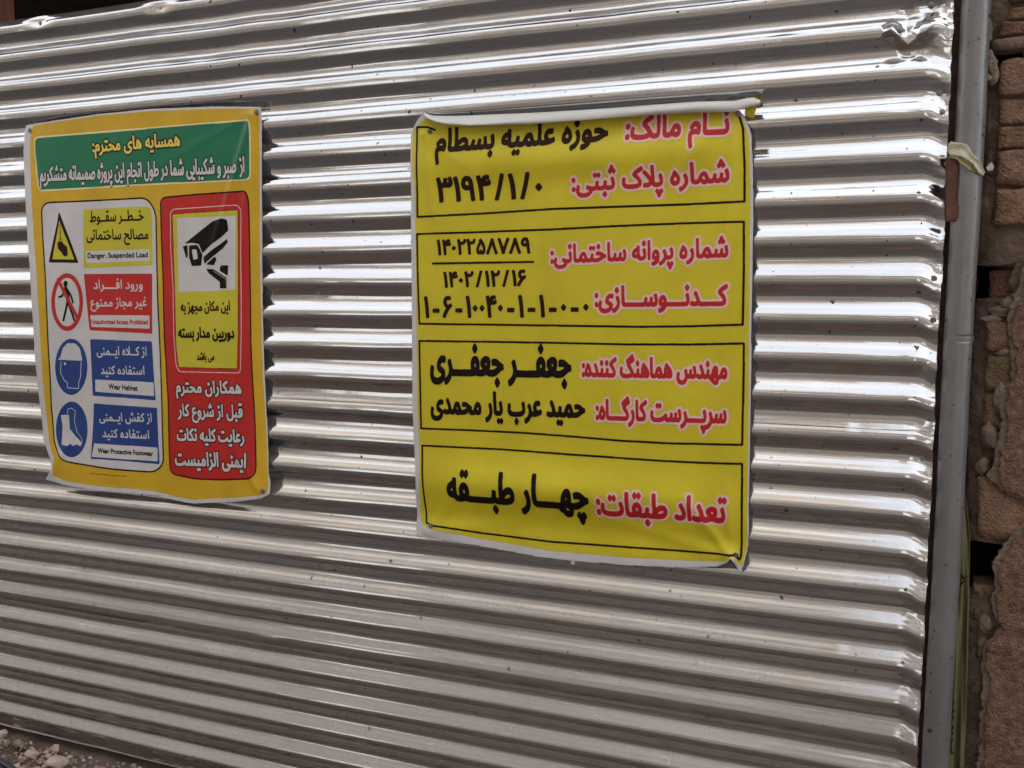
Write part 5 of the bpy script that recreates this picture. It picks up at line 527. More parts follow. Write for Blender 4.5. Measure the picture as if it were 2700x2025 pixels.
def facade(root, x0, x1, yf, depth, h, floors, m_wall, wins):
    box('wall', (x0, yf-depth, -.02), (x1, yf, h), M['lowstone'], root)
    if floors > 1: box('lit_tone_band', (x0-.01, yf-.2, h-2.4), (x1+.01, yf+.045, h-.002), m_wall, root)  # added pale band: lit upper storey put into the colour, for the sheet's reflections
    box('plinth', (x0-.02, yf-.02, -.02), (x1+.02, yf+.05, 3.0), M['darkfacade'], root)
    box('parapet', (x0-.08, yf-.3, h), (x1+.08, yf+.10, h+.35), M['slab'], root)
    fh = (h-3.0)/floors; first = None
    for f in range(floors):
        box('string_course', (x0-.03, yf-.05, 3.0+f*fh-.08), (x1+.03, yf+.075, 3.0+f*fh+.08), M['slab'], root)
        for cx in wins:
            z0 = 3.0+f*fh+.8; z1 = z0+1.35
            fr = box('window', (cx-.62, yf-.03, z0), (cx+.62, yf+.02, z1), M['frame'], root)
            for s in (-1, 1): box('pane', (cx+s*.30-.26, yf+.012, z0+.07), (cx+s*.30+.26, yf+.028, z1-.07), M['glass'], fr)
            box('sill', (cx-.72, yf-.02, z0-.09), (cx+.72, yf+.14, z0-.003), M['slab'], fr)
    for cx in wins[::2]: box('door', (cx-.5, yf+.02, 0), (cx+.5, yf+.09, 2.2), M['frame'], root)
b1 = empty('apartment_building', (-9, -6.1, 0), 'tall beige stone apartment building across the street, facing the corrugated fence', 'building')
facade(b1, -22.0, -0.55, -5.6, 8, 9.3, 2, M['stonefacade'], [-20, -17.4, -14.8, -12.2, -9.6, -7, -4.4, -1.9])
b2 = empty('low_house', (4, -6.1, 0), 'low beige house across the street, beside the tall apartment building', 'building')
facade(b2, -0.5, 16.0, -5.6, 7, 5.2, 1, M['stonefacade'], [1.3, 4.4, 7.5, 10.6, 13.7])

b3 = empty('unfinished_building', (-4, 3.2, 0), 'unlit brick shell of an unfinished building behind the corrugated fence', 'building')
box('wall', (-24, 2.2, -.02), (6, 2.5, 7.5), M['darkwall'], b3)
box('floor_slab', (-24, -0.62, 4.9), (-0.15, 2.2, 5.15), M['slab'], b3)
box('floor_slab', (-24, 0.35, 2.75), (-0.15, 2.2, 2.95), M['darkwall'], b3)
for cx in (-12.5, -8.5, -0.4): box('column', (cx-.15, .9, 0), (cx+.15, 1.2, 4.9), M['slab'], b3)
M['rustwood'] = mat('red_brown_timber', (0.16, 0.06, 0.035), rough=.8, noise_scale=10, var=.4, stretch=(6, 6, 1))
p = at(7, 30, 0.5)
post = tag(box('timber_post', (p[0]-.10, .46, 0), (p[0]+.012, .54, 2.70), M['rustwood'], None, .004), 'reddish timber post standing behind the top left end of the corrugated fence', 'post')

# ------------------------------------------------------------------ corrugated fence
PIT, A, Z0 = 0.076, 0.0087, 2.0
XE = lambda z: 0.026 + 0.010*(z-.45)/1.45
NAILS = [(105, 62), (423, 22), (838, 706), (836, 772), (712, 1700), (2456, 8), (2478, 242), (2484, 295), (2498, 432), (2462, 735), (2460, 845), (2440, 972), (2432, 1212), (2440, 1385), (2431, 1618), (2405, 1815), (2398, 1985)]
NP = [(at(*q, -.004)[0], at(*q, -.004)[2]) for q in NAILS]
V1 = [(at(*q)[0], at(*q)[2]) for q in ((2350, 84), (2396, 120), (2502, 36), (2392, 48), (2468, 122), (2512, 150))]
def seg(x, z, a, b):
    ax, az = a; bx, bz = b; dx, dz = bx-ax, bz-az
    t = np.clip(((x-ax)*dx+(z-az)*dz)/(dx*dx+dz*dz), 0, 1)
    return np.hypot(x-ax-t*dx, z-az-t*dz), t
def sheet_out(x, z, k):
    "outward displacement of sheet number k and its vertical sag"
    xe = XE(z); t = sstep(xe-.055, xe-.002, x); row = (Z0-z)/PIT
    amp = A*(1+.10*vnoise(x*1.1, np.round(row-.25), 3) + .08*vnoise(x*.5, row*0+k, 5))
    amp = amp*(1-.12*sstep(.35, 1.1, -x)*0)
    # a flatter, stretched wave where two sheets lap
    amp = amp*(1-.42*np.exp(-((row-20.25)/.38)**2) - .30*np.exp(-((row-11.9)/.35)**2))
    ph = .0035*vnoise(x*1.7, np.round(row-.25), 8) + .0030*vnoise(x*.6, row*.35, 9) + t**2*.013*(1+.8*vnoise(x*4, np.round(row), 11))
    d = -(amp*(1-.38*t))*np.sin(2*np.pi*(z-Z0+ph)/PIT)
    d = d + .00016*np.sin(2*np.pi*(z-Z0+ph)/PIT*5+.6) + .00010*np.sin(2*np.pi*(z-Z0+ph)/PIT*8+2.0)
    d = d + .006*vnoise(x*.8, z*1.3, 1) + .0021*vnoise(x*4, z*9, 2) + .0011*np.clip(vnoise(x*9, z*16, 14)-.22, 0, 1)*4*np.sin(x*40)
    # crushed edge
    d = d + t*(.0032*vnoise(x*34, z*18, 12) + .0009*vnoise(x*100, z*60, 13)) - t*.003
    for i, (nx, nz) in enumerate(NP):
        r = np.hypot((x-nx)*(0.55 if i < 2 else .9), (z-nz)*1.15)
        d = d - (.010 if i < 2 else .0022 if nx < -.3 else .0016)*np.exp(-(r/.012)**2) + (.003 if i < 2 else .0008)*np.exp(-((r-.024)/.009)**2)
    # buckled corner at the top of the right-hand end
    for a, b, hgt, wd in ((V1[1], V1[3], -.013, .022), (V1[1], V1[2], .012, .020), (V1[0], V1[1], .013, .017), (V1[4], V1[5], .006, .026)):
        q, tt = seg(x, z, a, b); d = d + hgt*np.clip(1-q/wd, 0, 1)*(1-.5*tt)
    return d
fence = empty('corrugated_fence', (-1.5, 0, 0), 'shiny galvanised corrugated steel fence carrying two printed banners', 'fence')
xs = np.concatenate([np.arange(-4.6, -.30, .03), np.arange(-.30, -.12, .008), np.arange(-.12, 0.0001, .0022)])
def build_sheet(zt, zb, k, off):
    nz = int(round((zt-zb)/PIT*40))+1; zz = np.linspace(zb, zt, nz)
    s = np.linspace(0, 1, len(xs)); Zg, Xg = np.meshgrid(zz, xs, indexing='ij')
    rag = .0035*vnoise(Zg*60, 0*Zg, 21+k) + .003*vnoise(Zg*13, 0*Zg, 22)
    Xg = Xg + (XE(Zg)+rag)*sstep(-.30, 0, Xg)
    D = sheet_out(Xg, Zg, k) + off
    edge = .0025*vnoise(Xg*9, 0*Xg, 31+k); fr = (Zg-zb)/(zt-zb)
    return gridmesh('corrugated_sheet', np.stack([Xg, -D, Zg + edge*(fr-.5)*2], -1), M['galv'], fence)
build_sheet(2.083, 1.085, 0, .0042)
build_sheet(1.125, .452, 1, .0021)
build_sheet(.492, .035, 2, .0)
# screw heads
def screw_mesh():
    bm = bmesh.new()
    bmesh.ops.create_cone(bm, cap_ends=True, segments=14, radius1=.0075, radius2=.0068, depth=.0012, matrix=Matrix.Translation((0, 0, .0006)))
    bmesh.ops.create_cone(bm, cap_ends=True, segments=6, radius1=.0042, radius2=.0038, depth=.004, matrix=Matrix.Translation((0, 0, .0031)))
    me = bpy.data.meshes.new('screw'); bm.to_mesh(me); bm.free(); me.materials.append(M['screw']); return me
SCREW = screw_mesh()
def screw(x, y, z, parent, sc_=1.0):
    o = bpy.data.objects.new('screw', SCREW); col.objects.link(o); o.rotation_euler = (R(90)+rng.normal()*.15, rng.normal()*.12, 0); o.scale = (sc_,)*3
    if parent: o.parent = parent; o.location = Vector((x, y, z))-parent.location
    else: o.location = (x, y, z)
    return o
for i, (nx, nz) in enumerate(NP):
    d = float(sheet_out(np.array([nx]), np.array([nz]), 0)[0]) + (.0042 if nz > 1.085 else .0021 if nz > .452 else 0)
    screw(nx, -d-.0005, nz, fence, .8)

# ------------------------------------------------------------------ safety banner (left)
def H1(x, z):
    u = (x+2.27)/.77; v = (1.80-z)/.97
    vv = np.clip(v, 0, 1)
    h = .0132 + .034*np.sin(np.pi*vv)**1.2*np.exp(-np.clip(u, 0, 1)/.22) + .006*np.sin(np.pi*vv)*np.sin(np.pi*np.clip(u, 0, 1))
    h = h + .013*sstep(.80, 1.0, v)*(.5+.5*np.sin(np.clip(u, 0, 1)*np.pi*2.1+.5))
    h = h + .003*vnoise(x*5, z*3.0, 41) + .0016*vnoise(x*13, z*9, 42)
    for (a, b, hg, wd) in (((-1.515, 1.775), (-1.70, 1.33), .0055, .012), ((-1.515, 1.775), (-1.60, 1.18), .0035, .010), ((-1.52, 1.78), (-1.83, 1.66), .002, .012),
                           ((-2.25, 1.78), (-2.12, 1.50), .003, .013), ((-1.53, .85), (-1.66, 1.02), .003, .014), ((-2.25, .83), (-2.10, 1.0), .004, .015)):
        q, t = seg(x, z, a, b); h = h + hg*(1-t)**.5*np.exp(-(q/wd)**2)
    return h
P1 = lambda x, y: (x, y)
za = lambda x, y: (x/2.9105, 250+y/2.9105)
zb_ = lambda x, y: (x/2.9105, 780+y/2.9105)
ban1 = empty('safety_banner', (-1.9, -.02, 1.3), 'amber-edged vinyl banner of safety notices with green heading, camera picture and four safety symbols', 'banner')
S = Printer(ban1, H1, P1, .0012); A1 = Printer(ban1, H1, za, .0010); B1 = Printer(ban1, H1, zb_, .0010)
out1 = [(69, 330), (120, 322), (265, 300), (400, 287), (560, 281), (687, 282), (690, 300), (690, 500), (691, 700), (693, 850), (696, 950), (703, 1100), (708, 1250), (713, 1270), (711, 1303), (688, 1315), (614, 1324), (511, 1328), (467, 1321), (409, 1306), (350, 1300), (247, 1293), (173, 1280), (121, 1265), (136, 1235), (133, 1214), (115, 1160), (103, 1051), (89, 888), (80, 725), (71, 600), (66, 500), (62, 400), (65, 350)]
amb = [(88, 331), (265, 304), (400, 293), (560, 287), (681, 286), (684, 296), (685, 600), (687, 780), (690, 900), (693, 986), (700, 1100), (705, 1200), (708, 1285), (700, 1303), (640, 1311), (511, 1318), (467, 1310), (409, 1295), (350, 1289), (247, 1281), (173, 1268), (139, 1254), (142, 1214), (129, 1160), (117, 1051), (106, 888), (97, 725), (88, 600), (82, 500), (79, 400), (82, 350)]
back = on_banner('vinyl_sheet', [smoothpoly(S.pts(out1), .004)], .003, H1, 0, M['white'], ban1)
sm = back.modifiers.new('thickness', 'SOLIDIFY'); sm.thickness = .0006; sm.offset = -1
S.area('amber_border', amb, .0002, 'amber', .004, .003)
G1 = [(262, 322), (600, 295), (1200, 245), (1600, 212), (1918, 182), (1924, 400), (1924, 655), (1600, 672), (1000, 702), (298, 742), (275, 560)]
A1.area('heading_edge', G1, .0004, 'cream', [.014, 0, 0, 0, .014, 0, .014, 0, 0, .014, 0], .002)
G2 = [(270, 334), (600, 307), (1200, 257), (1600, 224), (1908, 195), (1914, 400), (1914, 645), (1600, 660), (1000, 690), (304, 729), (284, 560)]
A1.area('green_heading', G2, .0006, 'green', [.012, 0, 0, 0, .012, 0, .012, 0, 0, .012, 0], .002)
A1.text('همسایه های محترم:', 712, 437, 1385, 388, 104, 'goldtext', .0010, (.035, .055), (.0032, 'black'))
A1.text('از صبر و شکیبایی شما در طول انجام این پروژه صمیمانه متشکریم', 308, 662, 1880, 592, 118, 'white', .0010, (.03, .045), (.0022, 'black'), cell=.0009)
# white panel of symbols
WP = [za(318, 830), za(800, 808), za(1130, 790), za(1198, 900), za(1205, 1300), za(1212, 1600), zb_(1225, 300), zb_(1240, 700), zb_(1256, 1290), zb_(1190, 1352), zb_(1000, 1342), zb_(800, 1322), zb_(478, 1268), zb_(420, 1150), zb_(398, 900), zb_(385, 600), zb_(362, 150), za(350, 1400), za(330, 1100)]
rr = [.035, 0, .03, .03, 0, 0, 0, 0, .03, .03, 0, 0, .04, .04, 0, 0, 0, 0, 0]
S.area('symbol_panel', WP, .0004, 'white', rr, .002)
S.line('panel_outline', WP, .0042, .0006, 'brown', True, .03, .0012)
lime = [(640, 880), (900, 868), (1140, 856), (1168, 900), (1172, 1305), (900, 1320), (645, 1332)]
A1.area('lime_panel', lime, .0006, 'lime', [.002, 0, .01, .01, .004, 0, .002], .0015)
A1.text('خــطــر سقــوط', 690, 975, 1105, 962, 84, 'brown', .0010, (.02, .04))
A1.text('مصالح ساختمانی', 665, 1112, 1142, 1106, 80, 'brown', .0010, (.02, .04))
A1.area('caption_strip', [(662, 1200), (1148, 1185), (1152, 1275), (664, 1292)], .0008, 'white', 0, .0015)
A1.text('Danger, Suspended Load', 675, 1254, 1138, 1246, 42, 'brown', .0010, (.04, .045), rtl=False, ink=False, cell=.0008)
A1.area('warning_triangle', [(455, 896), (604, 1290), (374, 1287)], .0006, 'brown', .003, .0012)
A1.area('triangle_field', [(456, 966), (573, 1264), (403, 1262)], .0008, 'lime', .001, .0012)
A1.line('hook_symbol', [(461, 990), (464, 1050), (466, 1095), (455, 1125)], .0022, .0010, 'brown')
A1.line('hook_symbol', [(468, 1100), (486, 1130)], .0018, .0010, 'brown')
A1.area('load_symbol', [(443, 1132), (470, 1122), (496, 1150), (517, 1166), (522, 1232), (494, 1242), (470, 1204), (447, 1182)], .0010, 'brown', .002, .0012)
# no entry
B1.oval('sign_field', 517, 48, 118, 208, .0006, 'white', .0016)
B1.ring('prohibition_ring', 517, 48, 108, 204, .0125, .0008, 'red')
def z12(x, y): return (x, y-1542.6)
B1.oval('walker_head', *z12(505, 1450), 17, 24, .0008, 'black')
for L, wd in (([(506, 1486), (520, 1530), (524, 1600)], .0125), ([(522, 1500), (548, 1545), (562, 1596)], .006), ([(500, 1500), (478, 1545), (455, 1552)], .006), ([(518, 1595), (505, 1660), (488, 1730)], .007), ([(524, 1595), (545, 1650), (572, 1728)], .007)):
    B1.line('walker_figure', [z12(*q) for q in L], wd, .0008, 'black')
B1.line('prohibition_bar', [z12(448, 1420), z12(596, 1712)], .0105, .0010, 'red')
B1.area('red_panel', [(645, -168), (1170, -170), (1170, 290), (900, 276), (690, 264)], .0006, 'red', .004, .0015)
B1.text('ورود افــــراد', 720, -55, 1098, -55, 72, 'white', .0010, (.02, .035))
B1.text('غیر مجاز ممنوع', 697, 82, 1130, 78, 70, 'white', .0010, (.02, .035))
B1.area('caption_strip', [(694, 148), (1148, 150), (1150, 252), (704, 238)], .0008, 'white', .003, .0015)
B1.text('Unauthorized Access Prohibited', 706, 216, 1138, 219, 38, 'red', .0010, (.04, .045), rtl=False, cell=.0008)
# helmet
B1.oval('symbol_disc', 548, 545, 124, 216, .0006, 'blue', .0016)
B1.area('helmet_symbol', [(444, 490), (466, 470), (482, 402), (520, 362), (578, 364), (614, 402), (628, 470), (634, 498)], .0008, 'white', .004, .0012)
B1.line('face_symbol', [(470, 506), (466, 590), (496, 650), (518, 664), (520, 705), (605, 712), (606, 662), (620, 620), (624, 506)], .0022, .0008, 'white')
B1.oval('eye_symbol', 500, 521, 9, 12, .0008, 'white')
B1.area('blue_panel', [(693, 332), (1166, 350), (1196, 802), (950, 782), (714, 766)], .0006, 'blue', .003, .0015)
B1.text('از کــلاه ایــمنی', 745, 452, 1128, 457, 68, 'white', .0010, (.02, .03))
B1.text('استفاده کنید', 777, 598, 1112, 604, 66, 'white', .0010, (.02, .03))
B1.area('caption_strip', [(732, 642), (1180, 664), (1184, 770), (734, 735)], .0008, 'white', .002, .0015)
B1.text('Wear Helmet', 836, 714, 1060, 730, 44, 'black', .0010, (.04, .045), rtl=False, cell=.0008)
# boots
B1.oval('symbol_disc', 552, 1025, 122, 214, .0006, 'blue', .0016)
B1.area('boot_symbol', [(468, 915), (530, 912), (536, 1020), (598, 1092), (630, 1128), (622, 1156), (590, 1140), (562, 1152), (540, 1134), (520, 1152), (474, 1142), (482, 1000)], .0008, 'white', .003, .0012)
B1.line('boot_outline', [(520, 905), (522, 870), (546, 860), (580, 880), (572, 960), (592, 1040), (628, 1095), (634, 1128)], .0018, .0008, 'white')
B1.area('blue_panel', [(720, 825), (1206, 860), (1226, 1292), (960, 1268), (698, 1250)], .0006, 'blue', .003, .0015)
B1.text('از کفش ایــمنی', 765, 958, 1168, 966, 66, 'white', .0010, (.02, .03))
B1.text('استفاده کنید', 787, 1082, 1148, 1096, 66, 'white', .0010, (.02, .03))
B1.area('caption_strip', [(724, 1132), (1210, 1164), (1212, 1270), (704, 1235)], .0008, 'white', .002, .0015)
B1.text('Wear Protective Footwear', 752, 1204, 1178, 1228, 40, 'black', .0010, (.04, .045), rtl=False, cell=.0008)
# camera panel
RP = [za(1232, 790), za(1500, 765), za(1885, 738), za(1906, 800), za(1920, 1400), zb_(1925, 300), zb_(1942, 700), zb_(1966, 1350), zb_(1920, 1405), zb_(1700, 1412), zb_(1500, 1405), zb_(1308, 1365), zb_(1300, 1200), zb_(1292, 800), zb_(1262, 300), za(1255, 1500), za(1240, 1100)]
rr = [.025, 0, .02, .012, 0, 0, 0, .02, .02, 0, 0, .02, 0, 0, 0, 0, 0]
S.area('camera_panel', RP, .0004, 'red', rr, .002)
S.line('camera_panel_outline', RP, .0038, .0006, 'brown', True, .02, .0012)
PK = [za(1308, 905), za(1330, 878), za(1820, 846), za(1850, 880), za(1850, 1400), zb_(1852, 300), zb_(1846, 575), zb_(1830, 592), zb_(1375, 582), zb_(1352, 530), zb_(1335, 300), za(1330, 1500), za(1312, 1200)]
S.line('pale_outline', PK, .0022, .0006, 'pink', True, .008, .001)
YB = [za(1326, 918), za(1824, 886), za(1828, 1400), zb_(1826, 300), zb_(1820, 558), zb_(1600, 552), zb_(1374, 546), zb_(1356, 400), zb_(1346, 0), za(1338, 1300)]
S.line('dark_outline', YB, .0030, .0006, 'brown', True, .003, .001)
S.area('yellow_panel', YB, .0008, 'lime', .003, .0015)
A1.area('picture_field', [(1362, 948), (1812, 926), (1812, 1200), (1808, 1496), (1600, 1508), (1372, 1514), (1366, 1200)], .0010, 'white', .004, .0015)
A1.area('camera_picture', [(1418, 1142), (1520, 1060), (1630, 972), (1700, 948), (1742, 958), (1755, 1040), (1690, 1100), (1600, 1172), (1556, 1216), (1528, 1146), (1480, 1136)], .0012, 'black', .003, .001)
A1.area('camera_picture', [(1405, 1162), (1442, 1154), (1444, 1240), (1432, 1256)], .0012, 'black', .001, .001)
A1.area('camera_picture', [(1452, 1156), (1518, 1152), (1556, 1226), (1546, 1312), (1474, 1314), (1454, 1250)], .0012, 'black', .002, .001)
A1.area('camera_lens', [(1474, 1188), (1510, 1186), (1522, 1256), (1488, 1268)], .0014, 'white', .003, .001)
A1.area('camera_picture', [(1562, 1246), (1746, 1104), (1750, 1132), (1712, 1180), (1640, 1236), (1572, 1300)], .0012, 'black', .002, .001)
A1.area('camera_bracket', [(1584, 1302), (1650, 1240), (1664, 1262), (1644, 1308)], .0012, 'black', .001, .001)
A1.area('camera_bracket', [(1584, 1336), (1640, 1338), (1742, 1405), (1742, 1486), (1690, 1486), (1688, 1436), (1606, 1372)], .0012, 'black', .001, .001)
A1.area('camera_bracket', [(1690, 1322), (1702, 1308), (1754, 1308), (1750, 1390), (1688, 1350)], .0012, 'black', .001, .001)
A1.line('camera_edge', [(1640, 1352), (1736, 1415), (1740, 1480)], .0010, .0014, 'white')
A1.line('camera_edge', [(1600, 1275), (1700, 1190)], .0010, .0014, 'white')
B1.text('این مکان مجهز به', 1388, 118, 1768, 112, 76, 'brown', .0010, (.04, .05))
B1.text('دوربین مدار بسته', 1370, 318, 1802, 322, 84, 'black', .0010, (.05, .06))
B1.text('می باشد', 1512, 492, 1648, 492, 58, 'brown', .0010, (.05, .05), cell=.0008)
B1.text('همکاران محترم', 1352, 738, 1856, 748, 96, 'white', .0010, (.035, .055), (.0026, 'black'))
B1.text('قبل از شروع کار', 1366, 918, 1866, 932, 96, 'white', .0010, (.035, .055), (.0026, 'black'))
B1.text('رعایت کلیه نکات', 1360, 1106, 1876, 1122, 98, 'white', .0010, (.035, .055), (.0026, 'black'))
B1.text('ایمنی الزامیست', 1346, 1296, 1888, 1318, 108, 'white', .0010, (.035, .055), (.0026, 'black'))
xx = 688
while xx < 968:
    ln = random.uniform(5, 16); B1.line('tiny_print', [(xx, 1362+(xx-688)*.08+random.uniform(-3, 3)), (xx+ln, 1364+(xx-688)*.08+random.uniform(-4, 4))], .0016, .0004, 'brown'); xx += ln+random.uniform(2, 6)
for q in ((80, 344), (677, 297), (693, 1295)):
    x, z = onsurf(*q, H1); screw(x, -float(H1(np.array([x]), np.array([z]))[0])-.001, z, ban1, .95)

# ------------------------------------------------------------------ owner banner (right)
def H2(x, z):
    u = (x+1.09)/.77; v = (1.735-z)/.95; uc = np.clip(u, 0, 1)
    h = .0165 + .010*np.sin(np.pi*np.clip(v, 0, 1))*(.4+.6*np.sin(np.pi*uc))
    h = h + .020*np.exp(-((v-.865)/.050)**2)*np.sin(np.pi*np.clip(uc*.9+.08, 0, 1)) - .004*np.exp(-((v-.955)/.03)**2)
    h = h + .013*np.exp(-((v-.11)/.040)**2)*np.sin(np.pi*uc)**.6 - .003*np.exp(-((v-.035)/.03)**2)
    h = h + .0024*vnoise(x*9, z*2.2, 51) + .0022*vnoise(x*4, z*4, 52) + .0014*vnoise(x*20, z*11, 53)
    for (a, b, hg, wd) in (((-1.045, 1.70), (-1.02, 1.50), .004, .012), ((-1.045, 1.70), (-.90, 1.60), .003, .013), ((-.355, 1.71), (-.50, 1.56), .004, .014),
                           ((-.355, 1.71), (-.37, 1.45), .003, .012), ((-.345, .80), (-.45, .93), .0065, .012), ((-.345, .80), (-.36, .98), .003, .010),
                           ((-.345, .80), (-.62, .865), .004, .016), ((-1.05, .79), (-.92, .95), .003, .014), ((-1.05, .79), (-.80, .84), .003, .016)):
        q, t = seg(x, z, a, b); h = h + hg*(1-t)**.5*np.exp(-(q/wd)**2)
    return h
zc = lambda x, y: (1050+x/2.212, 250+y/2.212)
zd = lambda x, y: (1050+x/2.212, 850+y/2.212)
ban2 = empty('owner_banner', (-.7, -.02, 1.2), 'yellow vinyl banner with red and black lettering in four frames, top edge folded over', 'banner')
S = Printer(ban2, H2, P1, .0013); C2 = Printer(ban2, H2, zc, .0013); D2 = Printer(ban2, H2, zd, .0013)
top2 = [(1950, 292), (1900, 290), (1700, 300), (1400, 314), (1237, 324), (1180, 318), (1140, 304)]
out2 = [(1118, 297), (1104, 312), (1094, 328), (1084, 350), (1082, 400), (1084, 566), (1086, 800), (1087, 1000), (1088, 1076), (1092, 1180), (1096, 1257), (1098, 1330), (1098, 1414), (1149, 1420), (1276, 1442), (1412, 1467), (1502, 1478), (1638, 1490), (1773, 1496), (1820, 1497), (1891, 1494), (1915, 1486), (1927, 1471), (1938, 1490), (1953, 1513), (1959, 1494), (1963, 1480), (1972, 1441), (1974, 1400), (1974, 1302), (1979, 1031), (1981, 900), (1984, 700), (1986, 521), (1984, 420), (1981, 355), (1974, 335), (1962, 305)] + top2
yel2 = [(1122, 312), (1108, 324), (1091, 345), (1087, 400), (1094, 500), (1097, 700), (1100, 1000), (1101, 1076), (1106, 1257), (1108, 1330), (1110, 1378), (1131, 1395), (1276, 1422), (1457, 1453), (1638, 1469), (1818, 1478), (1889, 1480), (1912, 1480), (1928, 1467), (1946, 1484), (1958, 1490), (1969, 1443), (1970, 1400), (1971, 1302), (1974, 1031), (1975, 800), (1978, 521), (1977, 400), (1972, 350), (1957, 312), (1945, 297)] + [(x, y+2) for x, y in top2[1:-1]] + [(1140, 310)]
back = on_banner('vinyl_sheet', [smoothpoly(S.pts(out2), .002)], .003, H2, 0, M['white'], ban2)
sm = back.modifiers.new('thickness', 'SOLIDIFY'); sm.thickness = .0006; sm.offset = -1
S.area('yellow_print', yel2, .0003, 'yellow', .003, .0025)
W = .0047
C2.line('frame_line', [(1990, 128), (2012, 200), (2020, 400), (2020, 622), (1700, 638), (1300, 652), (900, 666), (500, 692), (113, 712), (108, 450), (110, 188), (175, 190), (215, 205)], W, .0006, 'brown')
C2.line('frame_line', [(110, 812), (500, 800), (900, 785), (1300, 764), (1700, 748), (2016, 740), (2016, 1000), (2010, 1340), (1700, 1350), (1400, 1353), (900, 1345), (500, 1340), (124, 1335), (116, 1100)], W, .0006, 'brown', True)
L3 = [zc(124, 1435), zc(500, 1440), zc(900, 1446), zc(1300, 1455), zc(1700, 1456), zc(2016, 1450), zd(2015, 300), zd(2006, 714), zd(1600, 706), zd(1300, 690), zd(1000, 664), zd(700, 642), zd(400, 628), zd(134, 618), zd(128, 300)]
S.line('frame_line', L3, W, .0006, 'brown', True)
D2.line('frame_line', [(140, 718), (600, 740), (1000, 770), (1500, 805), (1750, 818), (2006, 825), (2004, 1200), (2000, 1362), (1990, 1385), (1965, 1358), (1700, 1336), (1300, 1308), (900, 1280), (500, 1230), (200, 1186), (165, 1168), (150, 1000)], W, .0006, 'brown', True)
RH = (.0048, 'pink')
C2.text('نــام مالک:', 1322, 258, 1932, 220, 140, 'redtext', .0010, (.038, .066), RH)
C2.text('حوزه علمیه بسطام', 215, 332, 1222, 262, 140, 'brown', .0010, (.04, .07))
C2.text('شماره پلاک ثبتی:', 1012, 562, 1932, 502, 124, 'redtext', .0010, (.038, .062), RH)
C2.text('۳۱۹۴/۱/۰', 225, 632, 842, 606, 158, 'brown', .0010, (.042, .048), ink=True, rtl=False)
C2.text('شماره پروانه ساختمانی:', 888, 980, 1926, 942, 112, 'redtext', .0010, (.038, .062), RH)
C2.text('۱۴۰۲۲۵۸۷۸۹', 226, 938, 772, 928, 98, 'brown', .0010, (.045, .05), ink=True, rtl=False)
C2.line('fraction_line', [(202, 984), (790, 974)], .0046, .0010, 'brown')
C2.text('۱۴۰۲/۱۲/۱۶', 264, 1128, 748, 1118, 100, 'brown', .0010, (.045, .05), ink=True, rtl=False)
C2.text('۱-۶-۱۰۰۴۰-۱-۱-۰-۰', 152, 1304, 1112, 1300, 136, 'brown', .0010, (.04, .042), ink=True, rtl=False)
C2.text('کـــدنـــوســـازی:', 1146, 1232, 1922, 1224, 122, 'redtext', .0010, (.038, .068), RH)
D2.text('مهندس هماهنگ کننده:', 1072, 312, 1920, 326, 118, 'redtext', .0010, (.038, .066), RH)
D2.text('جعفـــر جعفـــری', 186, 298, 1012, 314, 182, 'black', .0010, (.04, .065))
D2.text('سرپـــرست کارگـــاه:', 1152, 562, 1916, 584, 122, 'redtext', .0010, (.038, .062), RH)
D2.text('حمید عرب یار محمدی', 190, 526, 1092, 550, 136, 'black', .0010, (.04, .065))
D2.text('تعداد طبقات:', 1160, 1112, 1916, 1166, 140, 'redtext', .0010, (.038, .066), RH)
D2.text('چهـــار طبـــقه', 288, 1028, 1116, 1086, 182, 'black', .0010, (.04, .065))
# folded-over top hem: goes up the back, over a crease and hangs forward
hemA = [(1118, 296), (1140, 305), (1186, 306), (1237, 305), (1300, 302), (1400, 298), (1600, 286), (1728, 276), (1840, 268), (1935, 266), (1968, 259), (1988, 257), (2004, 264)]
hemB = [(1119, 304), (1142, 314), (1182, 322), (1237, 327), (1300, 321), (1400, 312), (1600, 293), (1728, 282), (1840, 273), (1935, 270), (1968, 264), (1988, 262), (2005, 268)]
hemC = [(1121, 311), (1146, 322), (1180, 329), (1237, 333), (1300, 332), (1400, 327), (1600, 312), (1728, 303), (1840, 297), (1930, 295), (1966, 284), (1990, 280), (2003, 277)]
def curve_rows(rows, n):
    out = []
    for L, Y in rows:
        L = np.array(L, float); s = np.linspace(0, len(L)-1, n); i = np.minimum(s.astype(int), len(L)-2); t = (s-i)[:, None]
        q = L[i]*(1-t)+L[i+1]*t; out.append([at(a, b, (Y(k/(n-1)) if callable(Y) else Y)) for k, (a, b) in enumerate(q)])
    return np.array(out)
mid = lambda a, b, t: [tuple(np.array(p)*(1-t)+np.array(q)*t) for p, q in zip(a, b)]
rows = curve_rows([(hemA, -.014), (mid(hemA, hemB, .5), -.022), (hemB, -.031), (mid(hemB, hemC, .1), -.036), (mid(hemB, hemC, .55), lambda t: -.037-.002*math.sin(t*23)), (hemC, lambda t: -.034-.003*math.sin(t*17))], 90)
hem = gridmesh('folded_hem', rows[::-1], M['whiteback'], ban2)
sm = hem.modifiers.new('thickness', 'SOLIDIFY'); sm.thickness = .0008; sm.offset = 0
ear = gridmesh('folded_corner', curve_rows([([(1966, 286), (1982, 281), (1996, 279)], -.018), ([(1963, 297), (1980, 296), (1992, 295)], -.023), ([(1966, 306), (1978, 311), (1988, 312)], -.015)], 12)[::-1], M['yellow'], ban2)
tab_ = gridmesh('torn_tab', curve_rows([([(1504, 1474), (1516, 1476)], -.018), ([(1505, 1488), (1515, 1489)], -.016)], 4)[::-1], M['white'], ban2)
